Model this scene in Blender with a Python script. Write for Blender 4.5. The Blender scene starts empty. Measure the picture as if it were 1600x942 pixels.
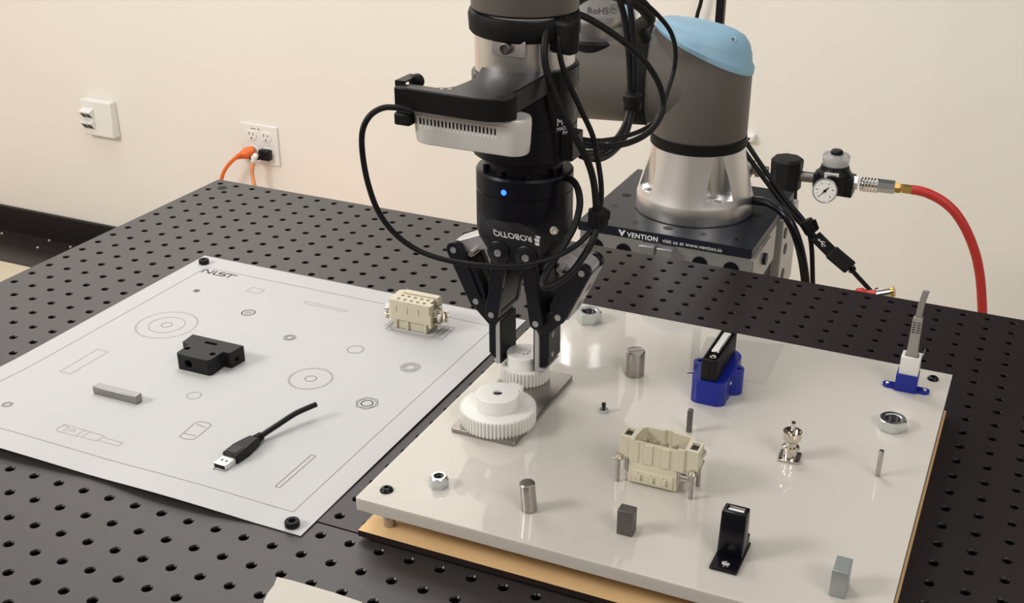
import bpy, bmesh, math, random
from mathutils import Vector, Matrix
random.seed(7)
C = bpy.context.scene.collection
SC = bpy.context.scene
PI = math.pi

# ------------------------------------------------------------------ camera, world, light, exposure
F_PX, PX, PY = 1839.547, 905.306, 514.443
CAM = Vector((0.98711854, -1.19472196, 0.52842893))
RW = Matrix(((0.92568487, 0.3776508, 0.02207712), (0.18604258, -0.40365384, -0.8957967), (-0.32938683, 0.83333274, -0.44391538)))
cd = bpy.data.cameras.new('camera'); cam = bpy.data.objects.new('camera', cd); C.objects.link(cam)
cd.sensor_fit = 'HORIZONTAL'; cd.sensor_width = 36.0; cd.lens = F_PX / 1600 * 36
cd.shift_x = -(PX - 800) / 1600; cd.shift_y = (PY - 471) / 1600
cd.clip_start = 0.02; cd.clip_end = 50
rot = Matrix((RW[0], -RW[1], -RW[2])).transposed()
cam.matrix_world = Matrix.Translation(CAM) @ rot.to_4x4()
SC.camera = cam

w = bpy.data.worlds.new('room_light'); SC.world = w; w.use_nodes = True
w.node_tree.nodes['Background'].inputs[0].default_value = (1.0, 0.975, 0.94, 1)
w.node_tree.nodes['Background'].inputs[1].default_value = 0.62

def area(name, loc, size, power, col, target):
    l = bpy.data.lights.new(name, 'AREA'); l.shape = 'RECTANGLE'; l.size, l.size_y = size; l.energy = power; l.color = col
    o = bpy.data.objects.new(name, l); C.objects.link(o); o.location = loc
    o.rotation_euler = (Vector(target) - Vector(loc)).to_track_quat('-Z', 'Y').to_euler(); return o
area('ceiling_lamp_main', (0.10, 0.35, 1.85), (0.50, 0.35), 10.5, (1, 0.98, 0.95), (0.10, 0.35, 0))
area('table_sheen_strip', (-1.10, 1.22, 1.05), (2.4, 0.30), 6.5, (1, 0.95, 0.94), (-0.2, -0.5, 0))  # added unseen strip light, brightens the sheen on the table's left
area('table_sheen_light', (-0.90, 0.95, 1.86), (1.8, 0.45), 15, (1, 0.96, 0.94), (-0.6, 0.2, 0))  # added light above the table's mirror direction, lifts its near-left gloss
area('ceiling_lamp_front_left', (-1.5, -2.1, 1.75), (1.3, 0.6), 64, (1, 0.975, 0.94), (-1.0, 1.4, -0.3))
area('ceiling_lamp_front_right', (2.5, -1.7, 1.75), (1.2, 0.6), 21, (1, 0.975, 0.94), (0.8, 1.4, -0.3))
def point(name, loc, power, col, r):
    l = bpy.data.lights.new(name, 'POINT'); l.energy = power; l.color = col; l.shadow_soft_size = r
    o = bpy.data.objects.new(name, l); C.objects.link(o); o.location = loc
point('red_glow_light', (-0.72, 1.05, -0.68), 0.5, (1, 0.25, 0.18), 0.05)  # unseen red light added for the pinkish glow below the outlet
point('red_glow_light_far', (-2.45, 1.1, -0.55), 1.1, (1, 0.25, 0.12), 0.05)  # second added red light, tints the far left wall
SC.view_settings.view_transform = 'Standard'; SC.view_settings.look = 'None'
SC.view_settings.gamma = 1; SC.view_settings.use_curve_mapping = False; SC.view_settings.exposure = 0.0

# pixel of the photograph -> point of the room, used to measure positions
def ray(x, y): return RW.transposed() @ Vector(((x - PX) / F_PX, (y - PY) / F_PX, 1))
def at(x, y, z=0.0): d = ray(x, y); return CAM + d * ((z - CAM.z) / d.z)
def aty(x, y, Y): d = ray(x, y); return CAM + d * ((Y - CAM.y) / d.y)
def sight(x, y, dep): return CAM + ray(x, y) * dep

# ------------------------------------------------------------------ materials
MATS = {}
def mat(name, col, rough=0.5, metal=0.0, spec=0.5, coat=0.0, trans=0.0, emit=None, noise=0.0, nscale=200, stretch=None, bump=0.0, aniso=0.0, ior=1.45, sss=0.0):
    m = bpy.data.materials.new(name); m.use_nodes = True; nt = m.node_tree; b = nt.nodes['Principled BSDF']
    b.inputs['Base Color'].default_value = (*col, 1); b.inputs['Roughness'].default_value = rough
    b.inputs['Metallic'].default_value = metal; b.inputs['Specular IOR Level'].default_value = spec
    b.inputs['Coat Weight'].default_value = coat; b.inputs['Coat Roughness'].default_value = 0.03
    b.inputs['Transmission Weight'].default_value = trans; b.inputs['IOR'].default_value = ior
    b.inputs['Anisotropic'].default_value = aniso
    if sss: b.inputs['Subsurface Weight'].default_value = sss; b.inputs['Subsurface Scale'].default_value = 0.008; b.inputs['Subsurface Radius'].default_value = (1, .92, .82)
    if emit: b.inputs['Emission Color'].default_value = (*emit[0], 1); b.inputs['Emission Strength'].default_value = emit[1]
    if noise or bump:
        tc = nt.nodes.new('ShaderNodeTexCoord'); mp = nt.nodes.new('ShaderNodeMapping'); n = nt.nodes.new('ShaderNodeTexNoise')
        nt.links.new(tc.outputs['Object'], mp.inputs[0]); nt.links.new(mp.outputs[0], n.inputs['Vector'])
        n.inputs['Scale'].default_value = nscale; n.inputs['Detail'].default_value = 5
        if stretch: mp.inputs['Scale'].default_value = stretch
        if noise:
            mx = nt.nodes.new('ShaderNodeMix'); mx.data_type = 'RGBA'
            mx.inputs['A'].default_value = (*[c * (1 - noise) for c in col], 1)
            mx.inputs['B'].default_value = (*[min(1, c * (1 + noise)) for c in col], 1)
            nt.links.new(n.outputs['Fac'], mx.inputs['Factor']); nt.links.new(mx.outputs['Result'], b.inputs['Base Color'])
        if bump:
            bp = nt.nodes.new('ShaderNodeBump'); bp.inputs['Strength'].default_value = bump; bp.inputs['Distance'].default_value = 0.001
            nt.links.new(n.outputs['Fac'], bp.inputs['Height']); nt.links.new(bp.outputs[0], b.inputs['Normal'])
    MATS[name] = m; return m
mat('wall_paint', (0.81, 0.775, 0.715), 0.75, spec=0.2, noise=0.03, nscale=3, bump=0.1)
mat('dark_panel', (0.008, 0.008, 0.010), 0.15, spec=0.3)  # surface of the added dark panel on the back wall
mat('wall_dark', (0.42, 0.39, 0.36), 0.7)
mat('floor_vinyl', (0.62, 0.55, 0.42), 0.4, noise=0.06, nscale=6)
mat('black_base', (0.012, 0.010, 0.010), 0.35, spec=0.35)
mat('dusty_black', (0.018, 0.016, 0.016), 0.25, spec=0.5, noise=0.7, nscale=9, stretch=(1, 9, 1))
mat('anodised_table', (0.015, 0.0100, 0.0112), 0.38, spec=0.55, noise=0.10, nscale=5)
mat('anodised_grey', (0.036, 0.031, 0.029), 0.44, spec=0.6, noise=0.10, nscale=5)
mat('hole_rim', (0.006, 0.005, 0.005), 0.30, spec=0.35)
mat('hole_metal', (0.02, 0.02, 0.02), 0.3, metal=0.6)
mat('dark_steel_frame', (0.05, 0.05, 0.055), 0.45)
mat('paper', (0.545, 0.54, 0.535), 0.8, spec=0.15, noise=0.012, nscale=12)
mat('print_ink', (0.09, 0.085, 0.09), 0.8, spec=0.1)
mat('print_ink_faint', (0.30, 0.29, 0.29), 0.8, spec=0.1)
mat('rubber_black', (0.006, 0.006, 0.006), 0.55, spec=0.25)
mat('black_plastic', (0.006, 0.006, 0.007), 0.36, spec=0.3)
mat('black_plastic_matt', (0.008, 0.008, 0.009), 0.5, spec=0.28)
mat('black_anodised', (0.004, 0.004, 0.007), 0.26, spec=0.35)
mat('gripper_black', (0.005, 0.005, 0.008), 0.36, spec=0.32)
mat('acrylic_white', (0.585, 0.55, 0.495), 0.35, spec=0.12, coat=1.0, sss=0.5, noise=0.012, nscale=4)
mat('acrylic_edge', (0.78, 0.77, 0.75), 0.3)
mat('mdf_face', (0.78, 0.52, 0.26), 0.6, spec=0.25, noise=0.10, nscale=25)
mat('mdf_burnt', (0.012, 0.004, 0.003), 0.7)
mat('nylon_gear', (0.80, 0.79, 0.75), 0.38, sss=0.25)
mat('zinc', (0.66, 0.70, 0.71), 0.2, metal=1.0)
mat('thread_dark', (0.05, 0.05, 0.05), 0.4, metal=0.8)
mat('steel', (0.42, 0.39, 0.36), 0.25, metal=1.0, noise=0.10, nscale=60, stretch=(30, 30, 1))
mat('steel_flat', (0.34, 0.32, 0.295), 0.27, metal=1.0, noise=0.15, nscale=60)
mat('steel_dark', (0.17, 0.155, 0.15), 0.42, metal=0.9, noise=0.12, nscale=120)
mat('key_steel', (0.30, 0.29, 0.28), 0.42, metal=0.9, noise=0.2, nscale=150)
mat('nickel', (0.66, 0.61, 0.54), 0.14, metal=1.0)
mat('post_steel', (0.40, 0.36, 0.33), 0.25, metal=1.0)
mat('chrome', (0.78, 0.77, 0.76), 0.12, metal=1.0)
mat('usb_tin', (0.82, 0.81, 0.79), 0.35, metal=0.75)
mat('alu_brushed', (0.86, 0.85, 0.85), 0.33, metal=1.0, noise=0.05, nscale=30, stretch=(1, 1, 30), aniso=0.4)
mat('alu_bar', (0.42, 0.46, 0.46), 0.4, metal=0.9)
mat('alu_profile', (0.60, 0.60, 0.60), 0.42, metal=0.85)
mat('alu_polished', (0.86, 0.86, 0.87), 0.30, metal=1.0)
mat('silver_paint', (0.68, 0.66, 0.635), 0.38, metal=0.25)
mat('pad_alu', (0.50, 0.49, 0.49), 0.4, metal=0.6)
mat('screw_grey', (0.42, 0.42, 0.43), 0.35, metal=0.8)
mat('robot_grey', (0.135, 0.120, 0.107), 0.42, spec=0.5)
mat('robot_blue', (0.30, 0.50, 0.65), 0.48)
mat('beige_plastic', (0.63, 0.58, 0.44), 0.45, noise=0.03, nscale=80)
mat('beige_slot_shade', (0.14, 0.12, 0.08), 0.6)  # beige with the slots' recess shade put into the colour
mat('beige_inside', (0.36, 0.32, 0.23), 0.55)
mat('blue_print', (0.006, 0.016, 0.25), 0.30, spec=0.5)
mat('white_plastic', (0.78, 0.77, 0.74), 0.4)
mat('clear_grey_plug', (0.42, 0.40, 0.36), 0.3, trans=0.25)
mat('grey_cable', (0.27, 0.265, 0.24), 0.5)
mat('red_hose', (0.55, 0.035, 0.03), 0.42)
mat('brass', (0.62, 0.40, 0.12), 0.28, metal=1.0)
mat('orange_cord', (0.78, 0.16, 0.03), 0.5)
mat('pale_orange_cord', (0.75, 0.30, 0.12), 0.5)
mat('plate_dark', (0.016, 0.018, 0.026), 0.30, spec=0.25)
mat('text_white', (0.8, 0.8, 0.8), 0.6)
mat('clear_plastic', (0.93, 0.93, 0.93), 0.12, trans=0.75)
mat('blue_led', (0.02, 0.1, 0.9), 0.4, emit=((0.01, 0.06, 1.0), 7))
mat('cream_tape', (0.56, 0.53, 0.47), 0.75, noise=0.06, nscale=60, stretch=(1, 6, 1), bump=0.5)
mat('clear_film', (0.9, 0.89, 0.85), 0.3, spec=0.5)
b_ = MATS['clear_film'].node_tree.nodes['Principled BSDF']; b_.inputs['Alpha'].default_value = 0.22
M = MATS

# ------------------------------------------------------------------ mesh builder
class MB:
    def __init__(s): s.v = []; s.f = []; s.mi = []; s.cur = 0
    def add(s, vs, fs):
        o = len(s.v); s.v += [Vector(p) for p in vs]; s.f += [tuple(i + o for i in f) for f in fs]; s.mi += [s.cur] * len(fs); return s
    def box(s, x0, x1, y0, y1, z0, z1, rz=0, cen=None):
        vs = [(x, y, z) for z in (z0, z1) for x, y in ((x0, y0), (x1, y0), (x1, y1), (x0, y1))]
        if rz:
            cx, cy = cen or ((x0 + x1) / 2, (y0 + y1) / 2); c, n = math.cos(rz), math.sin(rz)
            vs = [(cx + (x - cx) * c - (y - cy) * n, cy + (x - cx) * n + (y - cy) * c, z) for x, y, z in vs]
        return s.add(vs, [(3, 2, 1, 0), (4, 5, 6, 7), (0, 1, 5, 4), (1, 2, 6, 5), (2, 3, 7, 6), (3, 0, 4, 7)])
    def obox(s, p, ax, ay, az):      # box from centre and three half-axis vectors
        p, ax, ay, az = map(Vector, (p, ax, ay, az))
        vs = [p + ax * i + ay * j + az * k for k in (-1, 1) for i, j in ((-1, -1), (1, -1), (1, 1), (-1, 1))]
        return s.add(vs, [(3, 2, 1, 0), (4, 5, 6, 7), (0, 1, 5, 4), (1, 2, 6, 5), (2, 3, 7, 6), (3, 0, 4, 7)])
    def prism(s, poly, z0, z1, top=None):
        a = sum(poly[i][0] * poly[(i + 1) % len(poly)][1] - poly[(i + 1) % len(poly)][0] * poly[i][1] for i in range(len(poly)))
        if a < 0: poly = poly[::-1]; top = top[::-1] if top else None
        n = len(poly); t = top or poly
        f0 = z0 if callable(z0) else (lambda x, y: z0); f1 = z1 if callable(z1) else (lambda x, y: z1)
        return s.add([(x, y, f0(x, y)) for x, y in poly] + [(x, y, f1(x, y)) for x, y in t],
                     [tuple(range(n - 1, -1, -1)), tuple(range(n, 2 * n))] + [(i, (i + 1) % n, n + (i + 1) % n, n + i) for i in range(n)])
    def yprism(s, poly, y0, y1):     # polygon in x,z pushed along y
        a = sum(poly[i][0] * poly[(i + 1) % len(poly)][1] - poly[(i + 1) % len(poly)][0] * poly[i][1] for i in range(len(poly)))
        if a < 0: poly = poly[::-1]
        n = len(poly)
        return s.add([(x, y0, z) for x, z in poly] + [(x, y1, z) for x, z in poly],
                     [tuple(range(n)), tuple(range(2 * n - 1, n - 1, -1))] + [((i + 1) % n, i, n + i, n + (i + 1) % n) for i in range(n)])
    def rings(s, rings, cap=True, closed=True):
        o = len(s.v); n = len(rings[0]); fs = []
        for r in range(len(rings) - 1):
            for i in range(n if closed else n - 1):
                j = (i + 1) % n; fs.append((r * n + i, r * n + j, (r + 1) * n + j, (r + 1) * n + i))
        if cap: fs += [tuple(range(n - 1, -1, -1)), tuple(range((len(rings) - 1) * n, len(rings) * n))]
        return s.add([p for r in rings for p in r], fs)
    def lathe(s, prof, cen, axis=(0, 0, 1), n=32, cap=True, ph=0):
        z = Vector(axis).normalized(); x = z.orthogonal().normalized() if abs(z.z) < .999 else Vector((1, 0, 0)); y = z.cross(x)
        cen = Vector(cen)
        return s.rings([[cen + z * h + (x * math.cos(2 * PI * i / n + ph) + y * math.sin(2 * PI * i / n + ph)) * r for i in range(n)] for r, h in prof], cap)
    def cyl(s, p0, p1, r, r1=None, n=20, ph=0):
        p0, p1 = Vector(p0), Vector(p1); d = p1 - p0
        return s.lathe([(r, 0), (r if r1 is None else r1, d.length)], p0, d, n, ph=ph)
    def hexnut(s, c, R, h, rin, rot=0, dome=0):
        c = Vector(c); n = 36; outer = []; 
        def hexr(a):
            q = ((a - rot) % (PI / 3)) - PI / 6; return R * math.cos(PI / 6) / math.cos(q)
        Rc = R * 0.885; A = [2 * PI * i / n + rot for i in range(n)]
        def ring(fr, z): return [c + Vector((math.cos(a) * fr(a), math.sin(a) * fr(a), z)) for a in A]
        ch = R * .10
        chz = lambda a: (hexr(a) - Rc) * .55
        r = [ring(lambda a: rin, 0), ring(lambda a: Rc, 0)]
        r.append([c + Vector((math.cos(a) * hexr(a), math.sin(a) * hexr(a), chz(a))) for a in A])
        r.append([c + Vector((math.cos(a) * hexr(a), math.sin(a) * hexr(a), h - chz(a))) for a in A])
        r.append(ring(lambda a: Rc, h))
        if dome: r += [ring(lambda a: Rc * .97, h + dome * .6), ring(lambda a: Rc * .85, h + dome), ring(lambda a: rin, h + dome)]
        else: r.append(ring(lambda a: rin + R * .08, h)); r.append(ring(lambda a: rin, h - R * .05))
        r.append(ring(lambda a: rin, 0))
        return s.rings(r, cap=False)
def catmull(pts, k=6):
    pts = [Vector(p) for p in pts]
    if len(pts) < 3: return pts
    P = [pts[0] * 2 - pts[1]] + pts + [pts[-1] * 2 - pts[-2]]; out = []
    for i in range(1, len(P) - 2):
        p0, p1, p2, p3 = P[i - 1:i + 3]
        for j in range(k):
            t = j / k; out.append(.5 * ((2 * p1) + (p2 - p0) * t + (2 * p0 - 5 * p1 + 4 * p2 - p3) * t * t + (3 * p1 - p0 - 3 * p2 + p3) * t ** 3))
    return out + [pts[-1]]
def tube(mb, pts, r, n=10, k=6, flat=None):
    P = catmull(pts, k); rr = []; up = None
    for i, p in enumerate(P):
        t = (P[min(i + 1, len(P) - 1)] - P[max(i - 1, 0)]).normalized()
        if up is None: up = t.orthogonal().normalized()
        up = (up - t * up.dot(t)).normalized(); sd = t.cross(up)
        rr.append([p + (sd * math.cos(2 * PI * a / n) + up * math.sin(2 * PI * a / n)) * r for a in range(n)])
    mb.rings(rr); return mb
WO = {}
def link(o, parent, org):
    C.objects.link(o); WO[o.name] = Vector(org)
    if parent: o.parent = parent; o.location = Vector(org) - WO[parent.name]
    else: o.location = org
def obj(name, mb, m, parent=None, smooth=40, bevel=0.0, seg=2, kind=None, label=None):
    xs = [p for p in mb.v]; lo = Vector([min(p[i] for p in xs) for i in range(3)]); hi = Vector([max(p[i] for p in xs) for i in range(3)])
    org = Vector(((lo.x + hi.x) / 2, (lo.y + hi.y) / 2, lo.z))
    me = bpy.data.meshes.new(name); me.from_pydata([p - org for p in mb.v], [], mb.f)
    ms = m if isinstance(m, (list, tuple)) else [m]
    for q in ms: me.materials.append(M[q])
    if len(ms) > 1: me.polygons.foreach_set('material_index', mb.mi)
    bm = bmesh.new(); bm.from_mesh(me); bmesh.ops.recalc_face_normals(bm, faces=bm.faces); bm.to_mesh(me); bm.free()
    if smooth: me.shade_smooth(); me.set_sharp_from_angle(angle=math.radians(smooth))
    o = bpy.data.objects.new(name, me); link(o, parent, org)
    if bevel:
        b = o.modifiers.new('bevel', 'BEVEL'); b.width = bevel; b.segments = seg; b.limit_method = 'ANGLE'; b.angle_limit = math.radians(38); b.harden_normals = False
    if kind: o['kind'] = kind
    if label: o['label'] = label
    return o
def tag(o, label, cat, group=None):
    o['label'] = label; o['category'] = cat
    if group: o['group'] = group
    return o
def thing(name, label, cat, loc, group=None):
    o = bpy.data.objects.new(name, None); o.empty_display_size = .01; link(o, None, Vector(loc)); return tag(o, label, cat, group)
def cutmesh(o, cutters):
    """carve shapes out of a mesh with real booleans, then drop the cutters"""
    dg = None
    for c in cutters:
        md = o.modifiers.new('cut', 'BOOLEAN'); md.object = c; md.operation = 'DIFFERENCE'; md.solver = 'EXACT'
    bpy.context.view_layer.update(); dg = bpy.context.evaluated_depsgraph_get()
    me = bpy.data.meshes.new_from_object(o.evaluated_get(dg)); o.modifiers.clear(); o.data = me
    for c in cutters: bpy.data.objects.remove(c, do_unlink=True)
    me.shade_smooth(); me.set_sharp_from_angle(angle=math.radians(30))
def cutter(mb):
    o = obj('cutter', mb, 'black_plastic', smooth=0); return o
def writing(name, text, size, parent, m, fn, spacing=1.0, depth=0.0, bold=0.0):
    """flat lettering: glyph outlines from Blender's own font, placed by fn(u, v) -> point"""
    cu = bpy.data.curves.new(name, 'FONT'); cu.body = text; cu.size = size; cu.space_character = spacing; cu.offset = bold; cu.resolution_u = 3
    t = bpy.data.objects.new(name + '_tmp', cu); C.objects.link(t); bpy.context.view_layer.update()
    me0 = bpy.data.meshes.new_from_object(t.evaluated_get(bpy.context.evaluated_depsgraph_get()))
    mb = MB(); mb.add([fn(v.co.x, v.co.y) for v in me0.vertices], [tuple(p.vertices) for p in me0.polygons])
    bpy.data.objects.remove(t, do_unlink=True)
    xs = [p for p in mb.v]; lo = Vector([min(p[i] for p in xs) for i in range(3)])
    me = bpy.data.meshes.new(name); me.from_pydata([p - lo for p in mb.v], [], mb.f); me.materials.append(M[m])
    o = bpy.data.objects.new(name, me); link(o, parent, lo); return o
def planar(org, u, v, width=None):
    org, u, v = Vector(org), Vector(u), Vector(v)
    return lambda a, b: org + u * a + v * b
def hull(circs, n=16):
    pts = [(x + r * math.cos(2 * PI * i / n), z + r * math.sin(2 * PI * i / n)) for x, z, r in circs for i in range(n if r > 1e-6 else 1)]
    pts = sorted(set(pts))
    def half(P):
        h = []
        for p in P:
            while len(h) > 1 and (h[-1][0] - h[-2][0]) * (p[1] - h[-2][1]) - (h[-1][1] - h[-2][1]) * (p[0] - h[-2][0]) <= 1e-12: h.pop()
            h.append(p)
        return h[:-1]
    return half(pts) + half(pts[::-1])

# ------------------------------------------------------------------ the room
YW, ZF = 1.4, -0.908
def struct(name, mb, m, **k): o = obj(name, mb, m, **k); o['kind'] = 'structure'; return o
struct('wall_back', MB().box(-4.0, 3.2, YW, YW + .1, ZF, 1.95), 'wall_paint')
struct('dark_reflection_panel', MB().box(.34, 3.0, YW - .012, YW + .0005, .26, 1.75), 'dark_panel')  # unseen dark panel added to darken the table's reflection on the right
struct('dark_panel_frame', MB().box(.30, 3.0, YW - .02, YW, .22, .26), 'black_base')  # lower edge of the added dark panel
struct('wall_left', MB().box(-4.1, -4.0, -2.7, YW, ZF, 1.95), 'wall_paint')
struct('wall_front', MB().box(-4.0, 3.2, -2.8, -2.7, ZF, 1.95), 'wall_dark')
struct('wall_right', MB().box(3.2, 3.3, -2.7, YW, ZF, 1.95), 'wall_dark')
struct('floor', MB().box(-4.0, 3.2, -2.7, YW, ZF - .05, ZF), 'floor_vinyl')
struct('baseboard_back', MB().box(-4.0, 3.2, YW - .012, YW, ZF, -0.820), 'black_base', bevel=.003)
struct('trim_1', MB().box(-4.0, 3.2, YW - .20, YW - .012, ZF, ZF + .004), 'dusty_black', bevel=.001)
for x, y, lb in ((3, 365, 'pale scrap at far left of dusty black floor strip'), (59, 387, 'pale crumb nearest the beige floor on black floor strip'), (77, 376, 'pale crumb halfway along the black floor strip'), (110, 386, 'pale crumb beside table edge on black floor strip')):
    p = at(x, y, ZF + .004); r = .0038
    tag(obj('debris_crumb', MB().lathe([(r, 0), (r * 1.1, r * .5), (r * .4, r)], p, n=6), 'cream_tape'), lb, 'debris', 'debris crumbs on the black floor strip')

# network jack box on the wall
jb = thing('network_jack_box', 'white surface-mount box with two slanted network jacks on wall', 'jack box', (-1.559, YW, -.5315))
jw = MB().box(-1.6060, -1.4965, YW - .028, YW, -.5270, -.4205); obj('box_cover', jw, 'white_plastic', jb, bevel=.004)
for zz in (-.456, -.488):
    hb = MB(); x0, x1 = -1.5980, -1.5580; yf = YW - .028
    hb.add([(x0, yf, zz + .012), (x1, yf, zz + .012), (x0, yf - .020, zz + .004), (x1, yf - .020, zz + .004), (x0, yf, zz - .020), (x1, yf, zz - .020)],
           [(0, 1, 3, 2), (2, 3, 5, 4), (0, 2, 4), (1, 5, 3), (0, 4, 5, 1)])
    j = obj('jack_hood', hb, 'white_plastic', jb, smooth=0)
    for dx in (.011, .029):
        a = Vector((x0 + dx, yf - .0107, zz - .0085)); nrm = Vector((0, -.024, -.020)).normalized(); up = Vector((0, -.020, .024)).normalized()
        obj('jack_socket', MB().obox(a, (.0065, 0, 0), up * .0075, nrm * .0006), 'black_plastic', j, smooth=0)
# outlet plate with four receptacles
op = thing('power_outlet', 'white wall plate with four receptacles and two cords plugged in', 'outlet', (-.997, YW, -.535))
obj('wall_plate', MB().box(-1.0585, -.9400, YW - .007, YW, -.5350, -.4235), 'white_plastic', op, bevel=.002)
for x in (-1.024, -.976):
    for z in (-.455, -.500):
        rc = MB(); pts = [(x + .0165 * math.copysign(min(1, abs(math.cos(a)) * 1.0), math.cos(a)), z + min(.0135, max(-.0135, .017 * math.sin(a)))) for a in [2 * PI * i / 24 for i in range(24)]]
        r = obj('receptacle', rc.yprism(pts, YW - .0095, YW - .006), 'white_plastic', op, bevel=.0008)
        sl = MB().box(x - .0075, x - .0055, YW - .0100, YW - .009, z, z + .008).box(x + .0055, x + .0075, YW - .0100, YW - .009, z, z + .007).box(x - .002, x + .002, YW - .0100, YW - .009, z - .010, z - .006)
        obj('slots', sl, 'black_plastic', r, smooth=0)
obj('plate_marking', MB().box(-1.026, -1.008, YW - .0073, YW - .007, -.4380, -.4350).box(-1.003, -.996, YW - .0073, YW - .007, -.4380, -.4340), 'print_ink_faint', op, smooth=0)
pl = thing('orange_power_cord', 'orange extension cord plugged into lower left receptacle', 'cord', (-1.024, YW - .01, -.5))
pb = MB(); pb.lathe([(.015, 0), (.0165, .01), (.0165, .022), (.009, .04), (.0065, .052)], (-1.020, YW - .0095, -.500), (-.62, -.75, -.22), 20)
obj('plug_body', pb, 'orange_cord', pl)
e = Vector((-1.020, YW - .0095, -.500)) + Vector((-.62, -.75, -.22)).normalized() * .050
obj('cord', tube(MB(), [e, aty(374, 242, 1.34), aty(360, 254, 1.335), aty(350, 268, 1.33), aty(345.5, 284, 1.33), aty(343, 310, 1.33), (-1.10, 1.33, -.75), (-1.12, 1.30, -.88)], .0052), 'orange_cord', pl)
p2 = thing('black_plug_cord', 'pale orange cord with black plug in lower right receptacle', 'cord', (-.975, YW - .01, -.5))
obj('plug_body', MB().box(-.992, -.958, YW - .030, YW - .0095, -.517, -.487).cyl((-.985, YW - .022, -.505), (-1.010, YW - .045, -.512), .010, .007), 'black_plastic', p2, bevel=.004)
obj('white_sleeve', tube(MB(), [(-1.000, YW - .042, -.508), aty(399.5, 243, 1.345), aty(395.5, 252, 1.345)], .0072), 'white_plastic', p2)
obj('cord', tube(MB(), [aty(395.5, 252, 1.345), aty(394, 262, 1.34), aty(394.5, 275, 1.34), aty(397.5, 290, 1.335), aty(401, 320, 1.33), (-.97, 1.33, -.75), (-.95, 1.30, -.88)], .0055), 'pale_orange_cord', p2)
ws = thing('wall_bracket', 'small white plastic bracket on wall right of robot column', 'bracket', (.377, YW, -.277))
obj('bracket_body', MB().box(.345, .388, YW - .022, YW, -.279, -.262), 'white_plastic', ws, bevel=.004)
obj('bracket_hole', MB().cyl((.376, YW - .0224, -.2705), (.376, YW - .021, -.2705), .003), 'black_plastic', ws)

# ------------------------------------------------------------------ optical table with its threaded hole grid
ot = thing('optical_table', 'black perforated optical breadboard table filling the foreground', 'table', (.6, -.4, ZF))
P = .025
def breadboard(i0, i1, j0, j1, top):
    """real holes: each 25 mm cell is a plate around a chamfered, blind hole"""
    vs, fs, mi = [], [], []; n = 16; z = top; R0, R1 = .0041, .0031; h = P / 2
    sq = []
    for k in range(n):
        a = 2 * PI * k / n; c, s_ = math.cos(a), math.sin(a); m_ = max(abs(c), abs(s_)); sq.append((c / m_ * h, s_ / m_ * h))
    cir = [(math.cos(2 * PI * k / n), math.sin(2 * PI * k / n)) for k in range(n)]
    skip = {(0, 0)}
    for i in range(i0, i1):
        for j in range(j0, j1):
            x, y = i * P, -j * P; o = len(vs)
            vs += [(x + a, y + b, z) for a, b in sq] + [(x + a * R0, y + b * R0, z) for a, b in cir] + [(x + a * R1, y + b * R1, z - .0010) for a, b in cir] + [(x + a * R1, y + b * R1, z - .010) for a, b in cir]
            for k in range(n):
                q = (k + 1) % n
                for L in range(3): mi.append(1 if L else 0); fs.append((o + L * n + k, o + L * n + q, o + (L + 1) * n + q, o + (L + 1) * n + k))
            fs.append(tuple(o + 3 * n + k for k in range(n))); mi.append(1)
    x0, x1, y0, y1 = i0 * P - h, i1 * P - h, -(j1 * P) + h, -(j0 * P) + h; zb = top - .0127; o = len(vs)
    e = .0004
    vs += [(x0, y0, z), (x1, y0, z), (x1, y1, z), (x0, y1, z), (x0, y0, zb), (x1, y0, zb), (x1, y1, zb), (x0, y1, zb)]
    fs += [(o + 4, o + 5, o + 1, o), (o + 5, o + 6, o + 2, o + 1), (o + 6, o + 7, o + 3, o + 2), (o + 7, o + 4, o, o + 3), (o + 7, o + 6, o + 5, o + 4)]; mi += [0] * 5
    me = bpy.data.meshes.new('breadboard'); me.from_pydata([(a - x0, b - y0, c - zb) for a, b, c in vs], [], fs)
    me.materials.append(M['anodised_table']); me.materials.append(M['hole_rim'])
    me.polygons.foreach_set('material_index', mi)
    me.validate()
    bo = bpy.data.objects.new('breadboard', me); link(bo, ot, (x0, y0, zb)); return bo
bb1 = breadboard(0, 48, 0, 24, 0.0)
bb2 = breadboard(-4, 48, 24, 44, -0.0006)
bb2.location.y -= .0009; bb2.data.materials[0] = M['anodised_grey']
for (x, y) in ((.0125, -.0125),):
    obj('mounting_hole', MB().lathe([(.0062, 0), (.0062, .0002), (.0045, .0002), (.0040, -.0008)], (x, y, .0001), n=24), 'rubber_black', ot)  # mounting hole as a raised disc, its darkness put into the black
fr = MB().box(.01, 1.17, -.05, -.01, -.10, -.0135).box(.01, 1.17, -1.06, -1.02, -.10, -.0145).box(.01, .05, -1.02, -.05, -.10, -.0145).box(1.13, 1.17, -1.02, -.05, -.10, -.0145)
obj('table_frame', fr, 'dark_steel_frame', ot, smooth=0)
for x in (.01, 1.13):
    for y in (-.05, -1.06):
        obj('leg', MB().box(x, x + .04, y, y + .04, ZF, -.10), 'dark_steel_frame', ot, smooth=0)

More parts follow.
